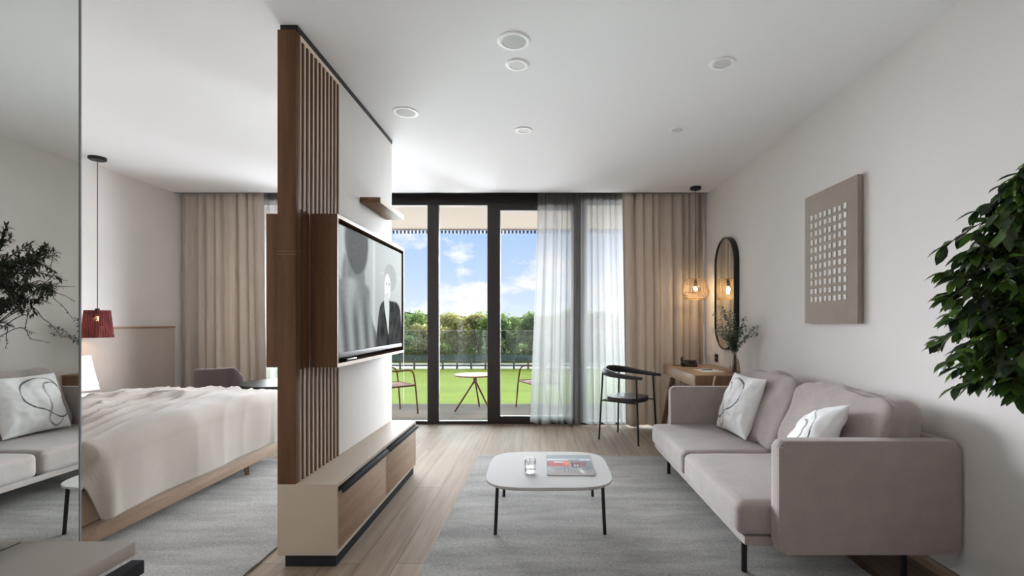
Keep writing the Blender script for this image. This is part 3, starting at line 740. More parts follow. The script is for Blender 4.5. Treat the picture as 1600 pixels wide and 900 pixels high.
t = thing('wall_shelf', 'short oak wall shelf above the television', 'shelf', (-1.19, 3.75, 2.13))
part('shelf_board', B(PX1, -1.12, 3.454, 4.05, 2.112, 2.150, .0015), M['walnutY'], t)
bm = NB(); box(bm, -1.121, -1.118, 3.454, 4.05, 2.112, 2.150); part('front_edge', bm, M['edge'], t)

# television
t = thing('television', 'flat television showing a grey film scene, set in the partition', 'television', (-1.13, 3.37, 1.45))
ty0, ty1, tz0, tz1 = 2.742, 4.012, 1.082, 1.832
part('casing', B(-1.20, -1.128, ty0, ty1, tz0 - .006, tz1, .004), M['black'], t)
bm = NB(); NU, NVs = 220, 124
grid(bm, NU, NVs, lambda u, v: Vector((-1.1265, ty0 + .008 + (ty1 - ty0 - .016) * u, tz0 + .022 + (tz1 - tz0 - .03) * v)))
scr = part('screen', bm, M['screen'], t, 0)
part('lower_bezel', B(-1.132, -1.124, ty0 + .004, ty1 - .004, tz0 - .006, tz0 + .021, .001), M['gasket'], t)
bm = NB(); box(bm, -1.1238, -1.123, 3.36, 3.39, tz0 + .006, tz0 + .012); part('badge', bm, M['chrome'], t)
def sm(a, b, x):
    q = max(0, min(1, (x - a) / (b - a))); return q * q * (3 - 2 * q)
def film(co):
    u = (co.y + 3.37 - ty0) / (ty1 - ty0); v = (co.z + 1.45 - tz0) / (tz1 - tz0)
    g = .34 + .20 * sm(.2, 1, u) + .10 * sm(.3, .9, v); tint = (.93, 1.0, 1.0)
    g += .14 * math.exp(-((u - .47) / .02) ** 2) + .08 * math.exp(-((u - .10) / .015) ** 2) + .05 * math.exp(-((v - .72) / .015) ** 2) * sm(.55, .6, u)
    # seated figure seen from behind: dark head and long coat
    hd = ((u - .23) / .16) ** 2 + ((v - .92) / .30) ** 2
    nk = ((u - .19) / .15) ** 2 + ((v - .62) / .26) ** 2
    g = g * (1 - max(.72 * (1 - sm(.7, 1.15, hd)), .5 * (1 - sm(.7, 1.2, nk))))
    edge = .36 + .28 * (.62 - v) + .02 * math.sin(v * 14)
    if v < .64:
        k = 1 - sm(edge - .02, edge + .02, u); k *= sm(0, .06, .64 - v - .9 * max(0, u - .22) ** 1.6 - .25 * max(0, .12 - u))
        coat = .20 + .09 * math.sin(u * 46 + 5 * v) * sm(.6, .2, v) + .16 * math.exp(-((u - .16) / .07) ** 2) * sm(.2, .6, v)
        g = g * (1 - k) + coat * k
    # standing figure: pale face under a light hat, dark coat
    ct = 1 - sm(.8, 1.1, ((u - .76) / (.20 + .06 * sm(.5, 0, v))) ** 4 + (max(0, v - .25) / .22) ** 4)
    if v < .52: g = g * (1 - ct) + (.045 + .04 * noise.noise(Vector((u * 22, v * 9, 0)))) * ct
    fc = 1 - sm(.75, 1.1, ((u - .705) / .058) ** 2 + ((v - .60) / .135) ** 2)
    hat = 1 - sm(.8, 1.1, ((u - .76) / .12) ** 2 + ((v - .70) / .14) ** 2)
    g = g * (1 - hat) + .46 * hat
    g = g * (1 - fc) + .82 * fc
    for (eu, ev) in ((.685, .63), (.735, .63)): g *= 1 - .7 * math.exp(-((u - eu) / .012) ** 2 - ((v - ev) / .015) ** 2)
    g *= 1 - .5 * math.exp(-((u - .71) / .02) ** 2 - ((v - .53) / .010) ** 2)
    sh = 1 - sm(.8, 1.1, (abs(u - .70 - .10 * (.35 - v)) / (.004 + .05 * sm(.08, .5, v))) ** 2 + ((v - .33) / .2) ** 4)
    g = g * (1 - sh) + .62 * sh
    g = max(.02, g + .02 * noise.noise(Vector((u * 60, v * 34, 1)))) * .80
    return (g * tint[0], g, g * tint[2])
set_pix(scr, film)
bm = NB(); box(bm, -1.160, -1.122, 2.86, 3.02, 1.0465, 1.062, .005); r_ = finish('remote_control', bm, M['black'])
bm = NB()
for k in range(6): box(bm, -1.150, -1.132, 2.875 + k * .02, 2.883 + k * .02, 1.062, 1.064, .001, 1)
finish('buttons', bm, M['gasket'], r_)
tag(r_, 'black remote control lying under the television screen', 'remote control')

# low media cabinet
t = thing('media_cabinet', 'long low greige cabinet with oak drawers under the television', 'cabinet', (-1.2, 3.35, 0))
CX = -1.052
part('plinth', B(-1.33, CX - .015, 2.572, 4.15, 0, .068), M['blackrail'], t)
bm = NB(); box(bm, PX0, CX - .020, 2.55, 4.165, .068, .4355); box(bm, CX - .020, CX, 2.55, 2.566, .068, .4355); box(bm, CX - .020, CX, 4.149, 4.165, .068, .4355); box(bm, CX - .020, CX, 2.566, 4.149, .4175, .4355); box(bm, CX - .020, CX, 2.566, 4.149, .068, .086); box(bm, CX - .020, CX, 3.354, 3.366, .086, .4175)
part('carcass', bm, M['greige'], t)
for (a, b) in ((2.569, 3.351), (3.369, 4.146)):
    d = part('drawer', B(CX - .018, CX - .001, a, b, .089, .392, .001), M['oakdrawer'], t)
    bm = NB(); box(bm, CX - .010, CX + .028, a + .003, b - .003, .402, .409, .001); box(bm, CX + .018, CX + .028, a + .003, b - .003, .384, .403, .001)
    under('drawer_rail', bm, M['blackrail'], d, t)
# ================================================================== RUGS
def rug(name, label, corners, seed, z=.012):
    a, b, c, d = [Vector((x, y, 0)) for x, y in corners]   # near-left, near-right, far-right, far-left
    def fn(u, v):
        p = a.lerp(b, u).lerp(d.lerp(c, u), v)
        e = min(u, 1 - u) * (b - a).length; f = min(v, 1 - v) * (d - a).length
        k = noise.noise(Vector((p.x * 9, p.y * 9, seed)))
        wob = .006 * noise.noise(Vector((p.x * 14, p.y * 14, seed + 5)))
        q = Vector((p.x + (wob if e < .02 else 0), p.y + (wob if f < .02 else 0), z + .0015 * k))
        return q
    bm = NB(); grid(bm, 70, 90, fn)
    ed = [e for e in bm.edges if e.is_boundary]; r = bmesh.ops.extrude_edge_only(bm, edges=ed)
    for v in [g for g in r['geom'] if isinstance(g, bmesh.types.BMVert)]: v.co.z = 0
    return tag(finish(name, bm, M['rug'], None, 50), label, 'rug', 'heathered grey rugs')
rug('woven_rug', 'heathered grey rug under the coffee table and sofa', [(-.618, 1.9), (1.655, 1.9), (1.65, 4.65), (-.572, 4.67)], 1)
rug('woven_rug', 'heathered grey rug under the bed', [(-4.1, 2.0), (-1.482, 2.0), (-1.482, 4.55), (-4.1, 4.55)], 7)

# ================================================================== BED
t = thing('bed', 'low oak framed bed with tan upholstered base, left of the partition', 'bed', (-3.3, 3.6, 0))
BX = -2.36
fr = NB(); box(fr, BX - .03, BX, 2.47, 4.72, .105, .215, .004); box(fr, -4.3, BX - .03, 2.47, 2.50, .105, .215, .004); box(fr, -4.3, BX - .03, 4.69, 4.72, .105, .215, .004)
part('frame', fr, M['bedoak'], t)
for (x, y) in ((-2.42, 4.07), (-2.52, 2.60), (-4.1, 2.7), (-4.1, 4.4)):
    bm = NB(); tube(bm, [(x, y, .012), (x - .012, y, .107)], lambda q: .019 + .007 * q, 4); part('leg', bm, M['bedoak'], t)
part('base', B(-4.3, BX - .012, 2.485, 4.705, .205, .40, .015), M['bedbase'], t)
bm = NB(); softbox(bm, -4.3, BX - .008, 2.49, 4.70, .40, .585, .06, n=10); part('mattress', bm, M['bedbase'], t)
bm = NB(); box(bm, XL + .002, -4.325, 2.2, 5.84, .10, 1.205, .006); hb = finish('headboard', bm, M['bedhead'])
finish('top_cap', B(XL + .002, -4.318, 2.2, 5.84, 1.205, 1.222, .002), M['oak'], hb)
tag(hb, 'long beige linen headboard panel with oak cap on the bedroom wall', 'headboard')
def bedtop(x, y):
    e = min(y - 2.49, 4.71 - y)
    h = .600 + .045 * sm(0, .8, e)
    return h - .10 * (1 - sm(-.02, .13, e))
def cover(name, label, cat, xa, xfoot, za, mat, hem, wr, lift, seed, ny=170, nx=120, hard=.9):
    Lt = (xfoot - xa) if xfoot else None
    def fn(u, v):
        yy = 2.28 + (4.93 - 2.28) * v
        o = max(0, 2.475 - yy) + max(0, yy - 4.725); y = min(max(yy, 2.475), 4.725)
        sgn = -1 if yy < 3.6 else 1
        z = bedtop(0, y) + lift; nx_ = 0
        if xfoot is None:
            x = xa[0] + (xa[1] - xa[0]) * u + .03 * noise.noise(Vector((y * 1.6, seed, 0))) * u
            z -= o; y += sgn * (.012 if o > 0 else 0)
            z -= .02 * sm(.94, 1, u) + .05 * sm(.10, 0, u)
            z += wr * noise.noise(Vector((x * 3.5, y * 3, seed)))
            return Vector((x, y, z))
        r = .11; Lflat = (xfoot - r) - xa; arc = r * PI / 2; hz_ = hem(y); drop = max(.01, (z - r) - hz_); tot = Lflat + arc + drop
        s = u * tot
        xa_ = xa + .05 * noise.noise(Vector((y * 1.1, seed, 3))) * (1 - u)
        if s < Lflat: x = xa_ + (xfoot - r - xa_) * s / Lflat; nrm = Vector((0, 0, 1)); zz = z
        elif s < Lflat + arc:
            a = (s - Lflat) / r; x = xfoot - r + r * math.sin(a); zz = z - r + r * math.cos(a); nrm = Vector((math.sin(a), 0, math.cos(a)))
        else:
            q = (s - Lflat - arc); x = xfoot + .012 * math.sin(q * 9); zz = z - r - q; nrm = Vector((1, 0, 0))
        top = 1 - sm(.35, .75, s / tot)
        f = noise.noise(Vector((x * 9 + 1.8 * y, y * 1.5, seed))) ; f2 = noise.noise(Vector((x * 17 + 3 * y, y * 2.6, seed + 9)))
        w_ = (wr * (1 - abs(f)) ** 4 * .9 + wr * .35 * (1 - abs(f2)) ** 3) * (.15 + .85 * top) + .010 * noise.noise(Vector((y * 3.1, s * 2.7, seed + 4)))
        if s > Lflat * .95:   # soft hanging folds and the lifted corner
            k = sm(Lflat * .95, tot, s); w_ += k * (.010 * math.sin(y * 9 + 2) + .016 * math.exp(-((y - 2.64) / .05) ** 2) + .008 * math.sin(y * 23 + s * 6) * math.exp(-((y - 4.35) / .2) ** 2))
        p = Vector((x, y, zz)) + nrm * w_
        p.z -= o; p.y += sgn * (.016 if o > 0 else 0)
        if p.z < .225: p.z = .225 + (.225 - p.z) * .02
        return p
    bm = NB(); grid(bm, nx, ny, fn)
    o = finish(name, bm, mat, None, 180); tag(o, label, cat); solid(o, .008, -1)
    return o
hemf = lambda y: .205 + .27 * (1 - sm(2.49, 2.62, y)) + .008 * math.sin(y * 7)
cover('duvet', 'white duvet puffed across the upper half of the bed', 'duvet', (-4.26, -3.38), None, 0, M['linen'], None, .012, .014, 2, 90, 50)
cover('bed_throw', 'pale taupe throw blanket draped over the foot of the bed', 'blanket', -3.53, BX + .035, 0, M['throw'], hemf, .042, .030, 4)

PRINT1 = [(.08, .62), (.10, .78), (.22, .88), (.42, .90), (.62, .82), (.70, .66), (.65, .48), (.42, .33), (.22, .20), (.08, .22), (.05, .32), (.06, .48)]
BAND1 = [(.14, .80), (.30, .80), (.36, .74), (.33, .5), (.36, .30), (.40, .18), (.30, .07), (.2, .10), (.14, .20)]
PRINT2 = [(.20, .62), (.35, .80), (.60, .84), (.80, .66), (.84, .40), (.64, .22), (.40, .22), (.22, .36)]
BAND2 = [(.10, .30), (.30, .42), (.42, .60), (.60, .66), (.72, .55), (.66, .30), (.50, .10)]
def pillow(name, label, cat, center, ex, ez, w_, h_, thick, mat, prt=None, seed=0, n=96, group=None):
    ex = Vector(ex).normalized(); ez = Vector(ez); ez = (ez - ex * ez.dot(ex)).normalized(); ey = ez.cross(ex)
    bm = NB()
    def half(side):
        def fn(u, v):
            a = 2 * u - 1; b = 2 * v - 1
            T = thick / 2 * (max(0, 1 - abs(a) ** 2.3) ** .55) * (max(0, 1 - abs(b) ** 2.3) ** .55)
            wv = noise.noise(Vector((a * 2.3 + seed, b * 2.3, side * 3))) * .018 + noise.noise(Vector((a * 6 + seed, b * 5, side * 3))) * .005
            k = min(1, (1 - abs(a)) * 7) * min(1, (1 - abs(b)) * 7)
            dip = -.012 * (1 - abs(b)) ** 2 * abs(a) ** 6 * w_ / .5
            x = a * w_ / 2 * (1 - .055 * (1 - b * b)); z = b * h_ / 2 * (1 - .055 * (1 - a * a))
            return Vector((x, side * (T + wv * k), z))
        return fn
    grid(bm, n, n, half(-1)); grid(bm, n, n, half(1))
    bmesh.ops.remove_doubles(bm, verts=bm.verts, dist=.0004)
    o = finish(name, bm, M['pillowprint'] if prt else mat, None, 180)
    if prt:
        polys = [([Vector(p).to_3d() for p in L], r_, c, cl) for (L, r_, c, cl) in prt]
        polys = [(spline([Vector((p.x, p.y, 0)) for p in L], 6, cl), r_, c, cl) for (L, r_, c, cl) in polys]
        base_ = srgb(236, 236, 236)
        def col(co):
            u = co.x / w_ + .5; v = co.z / h_ + .5; c = list(base_[:3]); p = Vector((u, v, 0))
            for (L, r_, cc, cl) in polys:
                m_ = len(L); best = 9
                for i in range(m_ if cl else m_ - 1):
                    a, b = L[i], L[(i + 1) % m_]; d = b - a; q = max(0, min(1, (p - a).dot(d) / max(1e-9, d.length_squared)))
                    w__ = r_ * (.55 + .75 * abs(math.sin(i * .21))); dd = (p - a - d * q).length - w__
                    best = min(best, dd)
                k = 1 - sm(-.004, .006, best)
                c = [c[j] * (1 - k) + cc[j] * k for j in range(3)]
            return c
        set_pix(o, col)
    mw = Matrix(((ex.x, ey.x, ez.x, center[0]), (ex.y, ey.y, ez.y, center[1]), (ex.z, ey.z, ez.z, center[2]), (0, 0, 0, 1)))
    o.matrix_world = mw
    tag(o, label, cat, group)
    return o
pillow('bed_pillow', 'white bed pillow propped against the beige headboard', 'pillow', (-4.155, 4.28, .805), (0, -1, 0), (-.26, 0, 1), .66, .34, .15, M['linen'], seed=3, n=40)

# ================================================================== PENDANTS
def point(name, loc_, e_, col_, r_=.02, parent=None):
    d = bpy.data.lights.new(name, 'POINT'); d.energy = e_; d.color = col_; d.shadow_soft_size = r_
    o = bpy.data.objects.new(name, d); COL.objects.link(o); o.location = loc_
    if parent is not None: o.parent = parent
t = thing('pendant_lamp', 'oxblood thread pendant lamp hanging beside the bed', 'pendant lamp', (-4.16, 4.63, ZC))
bm = NB(); lathe(bm, [(0, -.028), (.062, -.028), (.07, -.02), (.07, 0), (0, 0)], 32); finish('canopy', bm, M['black'], t)
bm = NB(); tube(bm, [(0, 0, -.028), (0, 0, -1.43)], .003, 6); finish('cord', bm, M['blackrail'], t)
bm = NB(); nseg = 96
def redshade(u, v):
    a = 2 * PI * u; r = .094 + (.119 - .094) * v; r += .0022 * (1 if int(u * nseg + .5) % 2 else -1)
    return Vector((r * math.cos(a), r * math.sin(a), -1.437 - .256 * v))
grid(bm, nseg, 6, redshade); bmesh.ops.remove_doubles(bm, verts=bm.verts, dist=.0001); s_ = finish('lamp_shade', bm, M['red'], t, 0); solid(s_, .002)
bm = NB(); cyl(bm, 0, 0, -1.475, -1.42, .016, .018, 16); finish('socket', bm, M['black'], t)
bm = NB(); bmesh.ops.create_uvsphere(bm, u_segments=16, v_segments=10, radius=.022, matrix=Matrix.Translation((0, 0, -1.515))); finish('bulb', bm, M['bulb'], t)
point('bedside_glow', (0, 0, -1.60), .75, (1, .70, .42), .03, t)

t = thing('pendant_lamp', 'natural cord pendant lamp glowing above the desk', 'pendant lamp', (1.785, 5.66, ZC))
bm = NB(); lathe(bm, [(0, -.03), (.055, -.03), (.062, -.022), (.062, 0), (0, 0)], 32); finish('canopy', bm, M['black'], t)
bm = NB(); tube(bm, [(0, 0, -.03), (0, 0, -1.08)], .003, 6); finish('cord', bm, M['blackrail'], t)
zt, zm, zb = -1.058, -1.212, -1.284; rt, rm, rb = .112, .152, .116
fr = NB()
for (r, z) in ((rt, zt), (rm, zm), (rb, zb)): tube(fr, [(r * math.cos(2 * PI * k / 48), r * math.sin(2 * PI * k / 48), z) for k in range(48)], .0028 if z != zb else .0045, 6, closed=True)
finish('wire_frame', fr, M['brass'], t)
bm = NB(); NS = 52
for k in range(NS):
    a = 2 * PI * k / NS
    for s in (0, 1.0):
        b_ = a + s * 2 * PI * 3 / NS * (1 if k % 2 else -1)
        tube(bm, [(rt * math.cos(a), rt * math.sin(a), zt), (rm * math.cos(b_), rm * math.sin(b_), zm)], .0020, 4, caps=False)
    tube(bm, [(rm * math.cos(a), rm * math.sin(a), zm), (rb * math.cos(a + .14), rb * math.sin(a + .14), zb)], .0018, 4, caps=False)
    tube(bm, [(rm * math.cos(a), rm * math.sin(a), zm), (rb * math.cos(a - .14), rb * math.sin(a - .14), zb)], .0018, 4, caps=False)
finish('lamp_shade', bm, M['rope'], t)
bm = NB(); lathe(bm, [(.012, zt + .001), (rt, zt + .001)], 48); o = finish('top_disc', bm, M['rope'], t); solid(o, .003)
bm = NB(); cyl(bm, 0, 0, -1.13, -1.06, .016, .018, 16); finish('socket', bm, M['black'], t)
bm = NB(); bmesh.ops.create_uvsphere(bm, u_segments=16, v_segments=10, radius=.024, matrix=Matrix.Translation((0, 0, -1.165))); finish('bulb', bm, M['bulb'], t)
point('desk_glow', (0, 0, -1.205), 1.9, (1, .72, .42), .02, t)

# ================================================================== CEILING FITTINGS
def fitting(name, label, cat, x, y, ro, ri, style, grp):
    t = thing(name, label, cat, (x, y, ZC), 0, grp)
    bm = NB(); lathe(bm, [(ri, -.0005), (ri, -.0045), (ri + .004, -.006), (ro - .004, -.005), (ro, -.002), (ro, 0)], 48); finish('trim_ring', bm, M['fitting'], t)
    if style == 'speaker':
        bm = NB(); lathe(bm, [(0, -.004), (ri * .8, -.004), (ri + .001, -.003)], 48); finish('grille', bm, M['speaker'], t)
    else:
        bm = NB(); lathe(bm, [(ri, -.004), (ri * .96, -.0035), (ri * .93, -.003)], 40); finish('reflector', bm, M['white'], t)
        bm = NB(); lathe(bm, [(0, -.0030), (ri * .94, -.0028)], 40)
        finish('lens', bm, M['lens'], t)
fitting('ceiling_speaker', 'largest round speaker grille set in the ceiling', 'ceiling speaker', -.144, 2.707, .092, .067, 'speaker', 'round ceiling speakers')
fitting('ceiling_speaker', 'round speaker grille in the ceiling nearest the partition', 'ceiling speaker', -.99, 3.63, .095, .070, 'speaker', 'round ceiling speakers')
fitting('ceiling_downlight', 'small round downlight right next to the largest ceiling speaker', 'downlight', -.138, 2.957, .072, .046, 'light', 'recessed downlights')
fitting('ceiling_downlight', 'small round downlight in the middle of the ceiling closest to the window', 'downlight', -.134, 3.97, .072, .044, 'light', 'recessed downlights')
fitting('ceiling_downlight', 'tilted round downlight over the sofa, the nearer of two', 'downlight', 1.088, 2.94, .077, .052, 'light', 'recessed downlights')
fitting('ceiling_downlight', 'tilted round downlight over the sofa, the farther of two', 'downlight', 1.106, 3.96, .072, .048, 'light', 'recessed downlights')

# ================================================================== COFFEE TABLE
t = thing('coffee_table', 'low white rounded square coffee table on thin black legs', 'coffee table', (.055, 3.253, .012))
def squircle(cx, cy_, h, p, n=96):
    out_ = []
    for k in range(n):
        a = 2 * PI * k / n; c, s = math.cos(a), math.sin(a); out_.append((cx + math.copysign(abs(c) ** (2 / p), c) * h, cy_ + math.copysign(abs(s) ** (2 / p), s) * h))
    return out_
bm = NB(); prism(bm, squircle(0, 0, .395, 4.2), .291, .303, .004, 2); finish('tabletop', bm, M['stone'], t)
bm = NB(); prism(bm, squircle(0, 0, .375, 4.2), .277, .291); finish('table_underside', bm, M['stoneedge'], t)
for (x, y) in ((-.322, -.32), (.33, -.32), (-.318, .318), (.325, .318)):
    bm = NB(); tube(bm, [(x, y, 0), (x * .965, y * .965, .277)], .0105, 12); finish('leg', bm, M['black'], t)
TZ = .315
t = thing('glass_vase', 'small clear glass with leafy sprigs on the coffee table', 'vase', (-.062, 3.083 + .03, TZ))
bm = NB(); lathe(bm, [(0, .0), (.033, 0), (.036, .004), (.037, .098), (.0345, .098), (.0335, .014), (0, .012)], 40); finish('glass_body', bm, M['vaseglass'], t)
bm = NB(); lathe(bm, [(0, .013), (.033, .013), (.0335, .045), (0, .045)], 32); finish('water', bm, M['vaseglass'], t)
bm = NB(); it = []; rr = random.Random(9)
for (x, y, z) in ((-.004, 0, .105), (.028, .01, .075), (-.02, .012, .085)):
    tube(bm, [(.01, 0, .016), (x * .5, y * .5, z * .6), (x, y, z)], .0009, 5)
    for k in range(5):
        p = Vector((x * .5, y * .5, z * .6)).lerp(Vector((x, y, z)), k / 4); it.append((p, Vector((rr.gauss(0, 1), rr.gauss(0, 1), .6)), Vector((0, 0, 1)), .009, rr.random() * .3))
o = finish('stems', bm, M['bark'], t); leaves_mesh('leaves', it, M['needle'], t, n=3, width=.6)

t = thing('magazine', 'glossy magazine with a red and grey interior on its cover, on the coffee table', 'magazine', (.195, 3.305, TZ), R(-.5))
bm = NB(); box(bm, -.148, .148, -.225, .225, 0, .0065, .001, 1); finish('pages', bm, M['paper'], t)
bm = NB(); grid(bm, 90, 130, lambda u, v: Vector((-.15 + .30 * u, -.227 + .454 * v, .0068)))
mc = finish('front_cover', bm, M['cover'], t, 0)
def covercol(co):
    u = (co.x + .15) / .30; v = (co.y + .227) / .454
    g = .30 + .10 * noise.noise(Vector((u * 6, v * 5, 0))); c = [g * .95, g, g * 1.03]
    def mixc(c, d, k): return [c[i] * (1 - k) + d[i] * k for i in range(3)]
    if v > .78: c = mixc(c, (.30, .35, .37), .8)
    if .70 < v < .78: c = mixc(c, (.60, .66, .70), .85)
    k = sm(.36, .42, v) * (1 - sm(.62, .70, v)) * (1 - sm(.46, .54, u)); c = mixc(c, (.42, .10, .11), k)
    k = math.exp(-((u - .44) / .06) ** 2 - ((v - .56) / .10) ** 2); c = mixc(c, (.72, .22, .12), min(1, k * 1.2))
    k = sm(.56, .60, v) * (1 - sm(.62, .66, v)) * sm(.14, .18, u) * (1 - sm(.36, .40, u)); c = mixc(c, (.66, .62, .62), k)
    k = sm(.34, .42, v) * (1 - sm(.60, .68, v)) * sm(.52, .6, u) * (1 - sm(.84, .92, u)); c = mixc(c, (.22, .09, .10), k * .8)
    for (a, b, w1, h1) in ((.62, .72, .13, .015), (.64, .52, .11, .010), (.66, .36, .09, .010), (.565, .52, .010, .15)):
        if abs(u - a) < w1 and abs(v - b) < h1: c = [.02, .015, .02]
    for (a, b) in ((.62, .43), (.68, .43)):
        if abs(u - a) < .018 and abs(v - b) < .04: c = [.6, .55, .55]
    if v < .18: c = mixc(c, (.34, .30, .28), .75)
    k = math.exp(-((u - .72 - .3 * (.25 - v)) / .04) ** 2 - ((v - .17) / .10) ** 2); c = mixc(c, (.75, .73, .70), k)
    if .10 < v < .30 and .34 < u < .5 and (int(u * 40) % 3 == 0) and (int(v * 30) % 2 == 0): c = [.12, .10, .11]
    return c
set_pix(mc, covercol)
bm = NB(); box(bm, -.1505, -.148, -.227, .227, 0, .0068); finish('spine', bm, M['gasket'], t)

# ================================================================== SOFA
t = thing('sofa', 'long taupe grey two seat sofa on thin black legs along the wall', 'sofa', (1.5, 3.35, .0))
SZ = .17
bm = NB(); softbox(bm, 1.004, 1.95, 2.425, 4.335, SZ, .222, .016, n=16); part('base_rail', bm, M['sofa'], t)
for i, (a, b) in enumerate(((2.425, 3.368), (3.374, 4.333))):
    bm = NB(); softbox(bm, .978 , 1.90, a, b, .216, .384, .040, (.006, 0, .010), n=20, wr=.002, seed=i); part('seat_cushion', bm, M['sofa'], t)
def arm(y0, y1):
    bm = NB(); ol = rrect(0, 0, (2.0 - 1.134) / 2, (.71 - SZ) / 2, .034, 8)
    prism(bm, ol, 0, y1 - y0, .024, 4)
    for v in bm.verts: v.co = Vector((1.567 + v.co.x, y0 + v.co.z, (SZ + .71) / 2 + v.co.y))
    return bm
for (a, b) in ((2.34, 2.42), (4.275, 4.355)):
    am = part('armrest', arm(a, b), M['sofa'], t, 60)
    pp = NB(); ol = rrect(0, 0, (2.0 - 1.134) / 2 - .007, (.71 - SZ) / 2 - .007, .030, 8)
    for yy in (a + .007, b - .007):
        tube(pp, [(1.567 + x, yy, (SZ + .71) / 2 + y) for x, y in ol], .0035, 6, closed=True)
    under('piping', pp, M['sofa'], am, t)
bm = NB(); softbox(bm, 1.925, 2.0, 2.40, 4.29, SZ, .71, .022, n=14); part('back_panel', bm, M['sofa'], t)
for i, (a, b) in enumerate(((2.44, 3.345), (3.345, 4.262))):
    bm = NB(); softbox(bm, 1.56, 1.92, a, b, .384, .865, .085, (.035, .02, .022), n=30, wr=.030, seed=i * 3 + 1, ws=6.5)
    for v in bm.verts:
        k = (v.co.z - .384) / .48
        if v.co.x < 1.80: v.co.x += .165 * k * (1.80 - v.co.x) / .24
        v.co.z += .010 * noise.noise(v.co * 9) + .02 * noise.noise(Vector((v.co.y * 3, i, 0))) * k
    bk_ = part('back_cushion', bm, M['sofa'], t, 180)
for (x, y) in ((1.07, 4.10), (1.035, 2.50), (1.80, 4.10), (1.80, 2.44)):
    bm = NB(); cyl(bm, x, y, .013 if x < 1.655 else 0, SZ + .004, .0145, .0145, 16); part('leg', bm, M['black'], t)
pillow('scatter_cushion', 'white cushion with black loop drawing, the farther one on the sofa', 'cushion', (1.575, 3.885, .625), (.08, -1, .0), (.34, 0, .94), .50, .48, .17, None, [(PRINT1, .008, srgb(60, 60, 66), True), (BAND1, .011, srgb(150, 146, 142), False)], 1, group='printed white cushions')
N_ = Vector((1.625, 2.585, .842)); ux = Vector((-.17, -.93, .25)).normalized(); vz = Vector((.60, .0, .79)); vz = (vz - ux * vz.dot(ux)).normalized()
pillow('scatter_cushion', 'white printed cushion leaning behind the near sofa armrest', 'cushion', N_ - ux * .225 - vz * .225, ux, vz, .45, .45, .19, None, [(PRINT2, .007, srgb(60, 60, 66), True), (BAND2, .012, srgb(150, 146, 142), False)], 5, group='printed white cushions')

# ================================================================== DESK, ITS THINGS AND THE CHAIR
DZ = .780
t = thing('desk', 'oak writing desk with two drawers against the right wall', 'desk', (1.7, 5.15, 0))
part('top', B(1.435, 2.0, 4.58, 5.76, DZ - .012, DZ, .002), M['oak'], t)
bm = NB(); box(bm, 1.452, 2.0, 4.586, 5.752, .675, DZ - .012, .001); part('drawer_case', bm, M['oakleg'], t)
for (a, b) in ((4.584, 4.985), (4.989, 5.755)):
    part('drawer', B(1.437, 1.452, a, b, .669, DZ - .013, .001), M['oak'], t)
bm = NB(); 
prism(bm, [(1.60, .675), (1.615, .675), (1.632, DZ - .012), (1.617, DZ - .012)], 0, .004)
for v in bm.verts: v.co = Vector((v.co.x, 4.582 + v.co.z, v.co.y))
part('side_divider', bm, M['edge'], t)
def slab_leg(p0, p1, wx, wy):
    bm = NB(); a, b = Vector(p0), Vector(p1); vs0 = []
    for p in (a, b): vs0.append([bm.verts.new(p + Vector((sx * wx / 2, sy * wy / 2, 0))) for sx, sy in ((-1, -1), (1, -1), (1, 1), (-1, 1))])
    bm.faces.new(vs0[0][::-1]); bm.faces.new(vs0[1])
    for k in range(4): bm.faces.new((vs0[0][k], vs0[0][(k + 1) % 4], vs0[1][(k + 1) % 4], vs0[1][k]))
    return bm
for (p0, p1) in (((1.40, 5.66, 0), (1.49, 5.53, .676)), ((1.40, 4.66, 0), (1.49, 4.80, .676)), ((1.96, 5.66, 0), (1.93, 5.53, .676)), ((1.96, 4.66, 0), (1.93, 4.80, .676))):
    part('leg', slab_leg(p0, p1, .05, .04), M['oakleg'], t)

t = thing('telephone', 'black desk telephone at the far end of the desk', 'telephone', (1.66, 5.50, DZ), R(-14))
bm = NB(); prism(bm, [(-.09, 0), (.09, 0), (.09, .018), (-.09, .062)], -.085, .085, .004)
for v in bm.verts: v.co = Vector((v.co.z, -v.co.x, v.co.y))
finish('phone_body', bm, M['black'], t)
bm = NB(); tube(bm, [(-.065, -.095, .035), (-.06, -.07, .062), (-.058, 0, .072), (-.06, .07, .088), (-.066, .098, .072)], lambda q: .014 + .009 * abs(2 * q - 1) ** 3, 10, smoothpts=5); finish('handset', bm, M['leather'], t)
bm = NB()
for i in range(3):
    for j in range(4): box(bm, .0 + i * .024, .016 + i * .024, -.06 + j * .026, -.044 + j * .026, .028 + j * .006, .033 + j * .006, .001, 1)
finish('keypad', bm, M['blackrail'], t)
bm = NB(); tube(bm, [(-.09, -.02, .01), (-.13, -.03, .006), (-.17, .02, .006), (-.15, .05, .006)], .0035, 6, smoothpts=6); finish('cord', bm, M['black'], t)
t = thing('notepad', 'white notepad lying open on the desk', 'notepad', (1.70, 4.98, DZ), R(3))
bm = NB(); box(bm, -.105, .105, -.15, .15, 0, .004, .0008, 1); finish('paper_block', bm, M['paper'], t)
bm = NB(); box(bm, -.105, .105, .142, .152, .0035, .0055, .0008, 1); finish('glued_edge', bm, M['gasket'], t)
t = thing('pen', 'dark pen lying across the white notepad', 'pen', (1.69, 5.0, DZ + .0085), R(12))
bm = NB(); lathe(bm, [(0, -.065), (.002, -.06), (.004, -.045), (.004, .06), (.002, .066), (0, .066)], 12, axis='X'); finish('barrel', bm, M['black'], t)
bm = NB(); box(bm, .03, .062, -.0012, .0012, .0035, .0055); finish('clip', bm, M['chrome'], t)
t = thing('socket_plate', 'black power socket plate on the wall above the desk', 'power socket', (XR, 5.63, .862))
